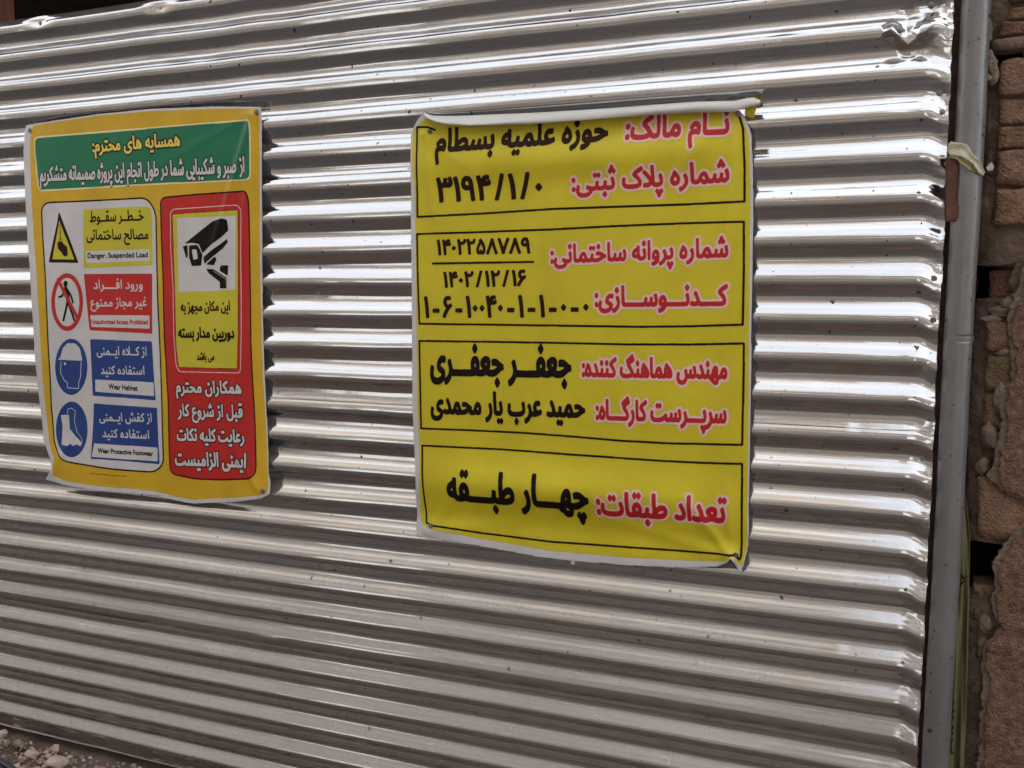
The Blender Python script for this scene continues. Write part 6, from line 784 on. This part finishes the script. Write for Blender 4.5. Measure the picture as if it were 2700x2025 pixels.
for q in ((1134, 348), (1946, 300), (1136, 1386), (1941, 1463)):
    x, z = onsurf(*q, H2); screw(x, -float(H2(np.array([x]), np.array([z]))[0])-.001, z, ban2, .85)

# ------------------------------------------------------------------ pole
M['pole'] = mat('grey_painted_steel', (0.195, 0.195, 0.194), rough=.36, metal=0.45, noise_scale=16, var=.12, bump=.15, bscale=70, stretch=(1, 1, .5),
                spots=[(20.0, .085, (.05, .045, .04), False), (60.0, .13, (.06, .05, .045), False)])
pc = lambda px0, px1, py: (at(px0, py, -.005)[0]+at(px1, py, -.005)[0])/2
pole = empty('steel_pole', (pc(2431, 2502, 2025), -.005, 0), 'grey painted round steel pole with dark splashes at the right end of the corrugated fence', 'pole')
def polex(z):
    a, za_ = pc(2530, 2611, 100), at(2570, 100, -.005)[2]; b, zb2 = pc(2435, 2506, 1950), at(2470, 1950, -.005)[2]
    return b + (a-b)*(z-zb2)/(za_-zb2)
zz = np.linspace(-.1, 2.7, 60)
V, Fc = tube([(polex(z)+.0008*math.sin(z*9), -.005, z) for z in zz], [.0248+.0003*math.sin(z*31) for z in zz], 28)
mesh('shaft', V, Fc, M['pole'], pole, True)
zj = at(2520, 888, -.03)[2]
V, Fc = tube([(polex(zj-.012), -.005, zj-.012), (polex(zj-.008), -.005, zj-.008), (polex(zj), -.005, zj), (polex(zj+.004), -.005, zj+.004)], [.0249, .0255, .0256, .0249], 28)
mesh('weld_joint', V, Fc, M['pole'], pole, True)

M['rust'] = mat('rusty_iron', (0.085, 0.045, 0.03), rough=.85, noise_scale=30, var=.5, bump=.4)
xa = at(2519, 400)[0]
ang = tag(box('angle_iron', (.018, .024, 0), (.058, .029, 2.3), M['rust'], None, .0005), 'narrow rusty iron strip in the gap between corrugated sheet and grey pole', 'iron strip')
# brown timber wedge jammed between fence and pole
M['wedge'] = mat('brown_timber', (0.10, 0.038, 0.02), rough=.75, noise_scale=14, var=.35, bump=.3, stretch=(5, 5, 1))
zx = lambda x, y: (2300+x/2.765, y/2.765)
def prism(name, L, Yf, Yb, m, parent=None, bev=.0012):
    bm = bmesh.new(); P = [at(x, y, Yf) for x, y in L]
    f = bm.faces.new([bm.verts.new((p[0], Yf, p[2])) for p in P])
    r = bmesh.ops.extrude_face_region(bm, geom=[f]); bmesh.ops.translate(bm, vec=(0, Yb-Yf, 0), verts=[v for v in r['geom'] if isinstance(v, bmesh.types.BMVert)])
    bmesh.ops.recalc_face_normals(bm, faces=bm.faces)
    if bev: bmesh.ops.bevel(bm, geom=bm.edges[:], offset=bev, segments=2, affect='EDGES')
    me = bpy.data.meshes.new(name); bm.to_mesh(me); bm.free(); return link(name, me, m, parent)
tag(prism('timber_wedge', [zx(*q) for q in ((538, 1140), (612, 1150), (632, 1235), (622, 1330), (612, 1445), (634, 1490), (652, 1530), (645, 1585), (622, 1606), (560, 1618), (534, 1612), (532, 1400))], -.027, -.015, M['wedge'], None, .0018),
    'reddish brown timber wedge jammed between corrugated sheet and grey pole', 'wedge')

# cloth strip tied round the pole
M['cloth'] = mat('faded_cloth', (0.54, 0.51, 0.37), rough=.85, noise_scale=25, var=.15, bump=.3, bscale=300)
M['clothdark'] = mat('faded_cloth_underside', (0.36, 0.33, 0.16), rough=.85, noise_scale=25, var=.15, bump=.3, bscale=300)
cl = empty('cloth_strip', (.07, -.035, 1.64), 'pale yellow cloth strip wrapped round the grey pole, one loose end', 'cloth strip')
def ribbon(name, top, bot, Ys, m, n=40, k=8):
    T = np.array(top, float); Bt = np.array(bot, float); s = np.linspace(0, len(T)-1, n); i = np.minimum(s.astype(int), len(T)-2); t = s-i
    Yv = np.array(Ys, float); rows = []
    for a in np.linspace(0, 1, k):
        row = []
        for ii, tt in zip(i, t):
            q = (T[ii]*(1-tt)+T[ii+1]*tt)*(1-a) + (Bt[ii]*(1-tt)+Bt[ii+1]*tt)*a
            y = Yv[ii]*(1-tt)+Yv[ii+1]*tt - .0018*math.sin(a*math.pi*2.2+ii) ; row.append(at(q[0], q[1], y))
        rows.append(row)
    o = gridmesh(name, np.array(rows)[::-1], m, cl); s2 = o.modifiers.new('thickness', 'SOLIDIFY'); s2.thickness = .0012; return o
ribbon('wrapped_band', [zx(552, 1050), zx(572, 1032), zx(640, 1042), zx(690, 1052), zx(712, 1080)], [zx(550, 1118), zx(565, 1130), zx(640, 1140), zx(700, 1178), zx(738, 1192)], [-.012, -.026, -.036, -.036, -.032], M['cloth'])
ribbon('loose_end', [zx(700, 1062), zx(728, 1118), zx(772, 1156), zx(800, 1210), zx(820, 1262)], [zx(712, 1180), zx(742, 1200), zx(755, 1230), zx(778, 1268), zx(808, 1284)], [-.037, -.036, -.034, -.028, -.022], M['cloth'])
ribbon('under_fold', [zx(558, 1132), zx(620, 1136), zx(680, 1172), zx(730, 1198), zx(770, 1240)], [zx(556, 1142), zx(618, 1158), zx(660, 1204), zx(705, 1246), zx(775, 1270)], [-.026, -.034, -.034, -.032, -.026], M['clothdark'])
tag(prism('cloth_scrap', [zx(830, 1222), zx(868, 1180), zx(888, 1208), zx(880, 1238), zx(845, 1246)], .012, .016, M['cloth'], None, 0), 'small pale cloth scrap stuck in the mortar right of the wrapped pole', 'cloth scrap')

# folded yellow sheet wedged behind the pole, low down
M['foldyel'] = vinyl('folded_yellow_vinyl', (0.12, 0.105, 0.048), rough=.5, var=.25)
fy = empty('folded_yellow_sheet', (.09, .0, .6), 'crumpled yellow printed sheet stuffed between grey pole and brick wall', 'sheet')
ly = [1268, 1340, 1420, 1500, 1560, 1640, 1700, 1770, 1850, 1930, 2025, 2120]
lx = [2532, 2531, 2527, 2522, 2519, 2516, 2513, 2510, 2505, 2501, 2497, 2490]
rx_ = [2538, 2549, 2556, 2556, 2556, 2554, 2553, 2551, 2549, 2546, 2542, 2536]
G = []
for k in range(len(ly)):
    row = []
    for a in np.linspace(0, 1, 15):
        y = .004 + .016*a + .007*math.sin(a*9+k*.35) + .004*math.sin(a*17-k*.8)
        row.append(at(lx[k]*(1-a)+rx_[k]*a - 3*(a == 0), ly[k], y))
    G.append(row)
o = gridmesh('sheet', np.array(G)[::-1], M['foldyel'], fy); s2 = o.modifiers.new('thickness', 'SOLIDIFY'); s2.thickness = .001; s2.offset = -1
zw = lambda x, y: (2300+x/3.16, 1500+y/3.16)
for L in ([(705, 60), (735, 85), (770, 80)], [(735, 35), (770, 85), (790, 60)], [(700, 180), (735, 130), (772, 95)], [(672, 1420), (655, 1440), (652, 1500), (664, 1540), (678, 1530)], [(655, 1380), (676, 1372)], [(660, 1330), (680, 1325), (662, 1310)], [(662, 1240), (682, 1236)], [(664, 1200), (684, 1180), (666, 1170)], [(668, 1100), (686, 1110)]):
    Q = [at(*zw(*q), -.003) for q in L]
    V, Fc = tube([tuple(q) for q in Q], .0016, 6); o = mesh('printed_stroke', V, Fc, M['brown'], fy)

# ------------------------------------------------------------------ brick wall on the right
M['brick'] = [mat('brick_clay_%s' % n, c, rough=.92, noise_scale=45, var=.38, bump=1.0, bscale=190) for n, c in (('brown', (.22, .125, .07)), ('pink', (.24, .14, .09)), ('red', (.17, .08, .05)), ('ochre', (.17, .115, .06)))]
M['mortar'] = mat('old_mortar', (0.19, 0.138, 0.10), rough=.97, noise_scale=18, var=.4, bump=1.0, bscale=50)
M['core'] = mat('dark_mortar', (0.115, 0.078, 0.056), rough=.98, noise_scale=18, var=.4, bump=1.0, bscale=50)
M['render'] = mat('red_brown_render', (0.20, 0.112, 0.072), rough=.97, noise_scale=90, var=.5, bump=1.0, bscale=260)
M['renderedge'] = mat('grey_render_edge', (0.17, 0.122, 0.09), rough=.97, noise_scale=30, var=.25, bump=.9, bscale=90)
wall = empty('brick_wall', (.6, .1, 0), 'old brown brick wall with crumbling mortar and patches of red render, right of the pole', 'wall')
YW = .03
def rough_box(name, lo, hi, m, parent, n=(8, 3, 4), amp=.003, seed=0, pr=.006):
    lo = np.array(lo, float); hi = np.array(hi, float); bm = bmesh.new(); vs = {}
    def vert(i, j, k):
        if (i, j, k) not in vs:
            f = np.array([i/n[0], j/n[1], k/n[2]]); p = lo+(hi-lo)*f
            # rounded arrises
            c = (lo+hi)/2; hh = (hi-lo)/2; q = p-c; inner = np.maximum(hh-pr, 1e-4); cl_ = np.clip(q, -inner, inner); e = q-cl_
            ln = np.linalg.norm(e)
            if ln > 1e-9: p = c+cl_+e/ln*min(ln, pr)
            v = Vector(p*28+np.array([seed*3.1, 0, seed*1.7])); nn = noise.noise_vector(v)*amp + noise.noise_vector(v*3.3)*amp*.45
            vs[(i, j, k)] = bm.verts.new(Vector(p)+nn)
        return vs[(i, j, k)]
    for a, b, c in ((0, 1, 2), (1, 2, 0), (2, 0, 1)):
        for side in (0, n[c]):
            for i in range(n[a]):
                for j in range(n[b]):
                    idx = []
                    for (p_, q_) in ((i, j), (i+1, j), (i+1, j+1), (i, j+1)):
                        t = [0, 0, 0]; t[a] = p_; t[b] = q_; t[c] = side; idx.append(vert(*t))
                    bm.faces.new(idx if side else idx[::-1])
    bmesh.ops.recalc_face_normals(bm, faces=bm.faces)
    me = bpy.data.meshes.new(name); bm.to_mesh(me); bm.free(); o = link(name, me, m, parent, True); return o
# body of the wall behind the facing bricks
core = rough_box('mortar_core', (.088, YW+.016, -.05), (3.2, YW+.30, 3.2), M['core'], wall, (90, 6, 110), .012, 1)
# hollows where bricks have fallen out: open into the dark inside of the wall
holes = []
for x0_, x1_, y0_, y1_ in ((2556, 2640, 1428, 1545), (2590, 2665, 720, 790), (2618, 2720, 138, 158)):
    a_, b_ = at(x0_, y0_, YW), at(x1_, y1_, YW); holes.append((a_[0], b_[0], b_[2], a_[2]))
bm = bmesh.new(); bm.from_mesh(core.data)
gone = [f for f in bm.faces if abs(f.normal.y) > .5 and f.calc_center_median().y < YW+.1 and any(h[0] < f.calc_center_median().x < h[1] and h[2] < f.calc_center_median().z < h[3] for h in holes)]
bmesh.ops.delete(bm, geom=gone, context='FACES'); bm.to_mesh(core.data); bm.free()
# courses: (y top, y bottom, left edge) in the picture where they show, the same rhythm beyond
bk = lambda x, y: at(x, y, YW)
courses = [(-60, 8, 2668, 0, .000), (14, 52, 2664, 0, .004), (58, 100, 2634, 2, .004), (160, 252, 2636, 1, -.002), (259, 328, 2637, 1, .003), (335, 390, 2633, 0, .005), (397, 490, 2631, 1, .001), (496, 594, 2626, 0, .0),
           (626, 704, 2604, 3, .022), (712, 790, 2612, 2, .032), (808, 838, 2618, 0, .012), (846, 930, 2600, 1, .006), (940, 1030, 2597, 3, .008), (1040, 1130, 2596, 0, .012), (1140, 1245, 2588, 2, .02),
           (1257, 1420, 2579, 1, .004), (1545, 1640, 2566, 0, .012), (1650, 1740, 2578, 2, .012), (1750, 1860, 2562, 0, .016), (1870, 1960, 2560, 2, .018), (1970, 2060, 2556, 0, .018)]
for n_, (y0, y1, x0, c, dy) in enumerate(courses):
    a = bk(x0, y0); b = bk(x0, y1); X0 = (a[0]+b[0])/2; x = X0; first = True
    while x < 1.6:
        L = (.10+.11*random.random()) if first else .215
        rough_box('brick', (x, YW+dy-.001*random.random(), b[2]), (x+L, YW+.09, a[2]), M['brick'][c if first else random.randrange(4)], wall, (14, 5, 6), .0050, n_*7+int(x*50), .003)
        x += L+.012+.004*random.random(); first = False
# pale ledge and mortar lumps
a = bk(2618, 101); b = bk(2618, 136)
rough_box('pale_ledge', (a[0], YW-.004, b[2]), (1.6, YW+.08, a[2]), M['renderedge'], wall, (50, 4, 3), .003, 90)
def lump(px, py, r, y, m, sx=1.0, sz=1.0, seed=0):
    c = at(px, py, y); bm = bmesh.new(); bmesh.ops.create_icosphere(bm, subdivisions=3, radius=1)
    for v in bm.verts:
        n_ = noise.noise(v.co*1.2+Vector((seed, 0, 0)))*.5 + noise.noise(v.co*4+Vector((0, seed, 0)))*.16
        v.co = Vector((v.co.x*sx, v.co.y*.7, v.co.z*sz))*(r*(1+n_))
        v.co += Vector(c)
    me = bpy.data.meshes.new('mortar_lump'); bm.to_mesh(me); bm.free(); return link('mortar_lump', me, m, wall, True)
for i, (px, py, r, y, m, sx, sz) in enumerate([(2618, 185, .012, .03, 'mortar', .9, 2.2), (2610, 150, .008, .03, 'mortar', .8, 1.6), (2604, 205, .006, .02, 'mortar', 1, 1), (2606, 90, .008, .035, 'mortar', .9, 2.4), (2625, 60, .010, .05, 'core', 1.2, 2.0),
        (2612, 430, .008, .05, 'core', 1, 3), (2606, 320, .008, .05, 'core', 1, 3), (2600, 560, .010, .05, 'core', 1, 3), (2648, 822, .013, .045, 'mortar', 2.2, .8), (2612, 842, .009, .04, 'mortar', 1.8, .7), (2670, 800, .014, .04, 'mortar', 1.4, 1.0),
        (2650, 930, .010, .04, 'mortar', 1.5, .8), (2640, 1050, .012, .035, 'mortar', 1, 2.5), (2608, 1150, .012, .035, 'mortar', 1.2, 2.0), (2592, 1230, .011, .04, 'mortar', 1.0, 1.5), (2640, 1180, .012, .03, 'renderedge', 1, 2.0),
        (2600, 1640, .012, .04, 'mortar', 1.2, 1.6), (2590, 1700, .012, .045, 'mortar', 1.0, 1.8), (2582, 1800, .010, .05, 'mortar', 1.0, 2.5), (2600, 1960, .013, .045, 'mortar', 1.2, 2.0), (2578, 1560, .010, .045, 'mortar', 1, 1.5)]):
    lump(px, py, r, y, M[m], sx, sz, i*3.7)
# patches of render
def render_patch(L, yf, m, name, thick=.014, cell=.004, amp=.004):
    P = [at(x, y, yf) for x, y in L]; poly = smoothpoly([(p[0], p[2]) for p in P], .006)
    # ragged outline
    dense = []
    for i in range(len(poly)):
        a, b = poly[i-1], poly[i]; k = max(1, int(np.linalg.norm(b-a)/.006))
        for t in range(k): dense.append(a+(b-a)*(t+1)/k)
    dense = np.array(dense); dense = dense + np.stack([vnoise(dense[:, 0]*80, dense[:, 1]*80, 61), vnoise(dense[:, 0]*80, dense[:, 1]*80, 62)], 1)*.010 + np.stack([vnoise(dense[:, 0]*25, dense[:, 1]*25, 66+len(L)), vnoise(dense[:, 0]*25, dense[:, 1]*25, 67)], 1)*.018
    Fd, x0, z0 = coverage([dense], cell, 3); V, Fc = marching(Fd, x0, z0, cell)
    ii = np.clip(((V[:, 1]-z0)/cell).astype(int), 0, Fd.shape[0]-1); jj = np.clip(((V[:, 0]-x0)/cell).astype(int), 0, Fd.shape[1]-1)
    D = amp*(vnoise(V[:, 0]*14, V[:, 1]*14, 63)*1.6 + .5*vnoise(V[:, 0]*90, V[:, 1]*90, 64)) + .0035*vnoise(V[:, 0]*230, V[:, 1]*230, 65)
    o = mesh(name, np.stack([V[:, 0], yf+D, V[:, 1]], 1), Fc, m, wall, True)
    s_ = o.modifiers.new('thickness', 'SOLIDIFY'); s_.thickness = thick; s_.offset = -1
R1 = [(2668, 1000), (2658, 1120), (2634, 1200), (2634, 1262), (2652, 1300), (2700, 1318), (3200, 1330), (3200, 640), (2712, 700), (2690, 780), (2684, 860)]
E1 = [(2660, 1000), (2636, 1100), (2622, 1200), (2602, 1262), (2646, 1306), (2700, 1332), (3200, 1345), (3200, 630), (2702, 690), (2672, 780), (2664, 860)]
render_patch(E1, YW-.006, M['renderedge'], 'render_edge')
render_patch(R1, YW-.012, M['render'], 'render_patch')
R2 = [(2668, 1430), (2640, 1500), (2632, 1560), (2630, 1660), (2604, 1705), (2598, 1810), (2602, 1900), (2598, 2100), (3200, 2100), (3200, 1390), (2720, 1392)]
E2 = [(2660, 1420), (2612, 1490), (2618, 1560), (2620, 1650), (2598, 1700), (2576, 1790), (2592, 1900), (2584, 2110), (3200, 2110), (3200, 1375), (2700, 1378)]
render_patch(E2, YW-.006, M['renderedge'], 'render_edge')
render_patch(R2, YW-.012, M['render'], 'render_patch')

# ------------------------------------------------------------------ rubble at the foot of the fence
M['stone'] = [mat('pebble_%s' % n, c, rough=.95, noise_scale=30, var=.3, bump=.6, bscale=80) for n, c in (('pale', (.42, .32, .26)), ('brown', (.30, .19, .13)), ('grey', (.22, .17, .14)))]
def pebbles(name, pts, m, label):
    bm = bmesh.new()
    for (x, y, z, r) in pts:
        g = bmesh.ops.create_icosphere(bm, subdivisions=1, radius=1, matrix=Matrix.Identity(4)); s_ = random.random()*50
        rot = Matrix.Rotation(random.random()*6, 3, 'Z') @ Matrix.Rotation(random.random()*6, 3, 'X'); sq = Vector((1, .8, .6))
        for v in g['verts']:
            k = 1+.5*noise.noise(v.co*1.5+Vector((s_, 0, 0))); v.co = rot @ Vector((v.co.x*sq.x, v.co.y*sq.y, v.co.z*sq.z))*(r*k) + Vector((x, y, z))
    me = bpy.data.meshes.new(name); bm.to_mesh(me); bm.free(); o = link(name, me, m); tag(o, label, 'gravel', None, 'stuff'); return o
for k, (m, lab) in enumerate(zip(M['stone'], ('pale crumbled gravel along the foot of the corrugated fence', 'brown crumbled brick gravel along the foot of the corrugated fence', 'grey gravel along the foot of the corrugated fence'))):
    pts = []
    for _ in range(1300):
        x = random.uniform(-4.4, .3); y = -abs(random.gauss(0, .16))-.012; r = random.choice([.003, .004, .005, .007, .009, .014])*random.uniform(.7, 1.2)
        pts.append((x, y, .010+.08*max(0, -y*.2)+random.uniform(0, .012)+.25*r, r))
    pebbles('gravel', pts, m, lab)
X, Y = np.meshgrid(np.linspace(-4.8, .6, 180), np.linspace(-.75, .3, 40))
struct(gridmesh('verge', np.stack([X, Y, .006+.02*vnoise(X*6, Y*6, 71)+.012*vnoise(X*20, Y*20, 72)*sstep(-.75, -.5, Y)], -1), M['earth']))
for (px, py, r, m, lab) in ((150, 2012, .024, 0, 'pale chunk of brick lying by the foot of the corrugated fence'), (85, 1988, .016, 0, 'small crumbly pale stone left of the largest chunk')):
    c = at(px, py, -.06); t = (0.02-CAM[2])/(c[2]-CAM[2]); c = CAM+(c-CAM)*t
    bm = bmesh.new(); bmesh.ops.create_icosphere(bm, subdivisions=3, radius=r)
    for v in bm.verts: v.co = v.co*(1+.45*noise.noise(v.co*40+Vector((px, 0, 0)))); v.co = Vector((v.co.x*1.3, v.co.y, v.co.z*.7))+Vector(c)
    me = bpy.data.meshes.new('rubble_chunk'); bm.to_mesh(me); bm.free(); tag(link('rubble_chunk', me, M['stone'][m], None, True), lab, 'stone')
# dark cables lying on the rubble, bottom left corner
M['cable'] = mat('dark_cable', (0.035, 0.028, 0.038), rough=.5, noise_scale=20, var=.3)
for k, (a, b, lab) in enumerate((((-30, 1996), (75, 2050), 'dark purple cable on the rubble, the one nearer the fence'), ((-30, 2014), (50, 2056), 'dark purple cable on the rubble, the one farther from the fence'))):
    def gp(px, py, z=.028):
        v = at(px, py, -.06)-CAM; return CAM + v*((z-CAM[2])/v[2])
    A_, B_ = gp(*a), gp(*b); V, Fc = tube([tuple(A_+(B_-A_)*t+np.array([0, .004*math.sin(t*5+k), 0])) for t in np.linspace(-3, 4, 40)], .009, 10)
    tag(mesh('cable', V, Fc, M['cable'], None, True), lab, 'cable')
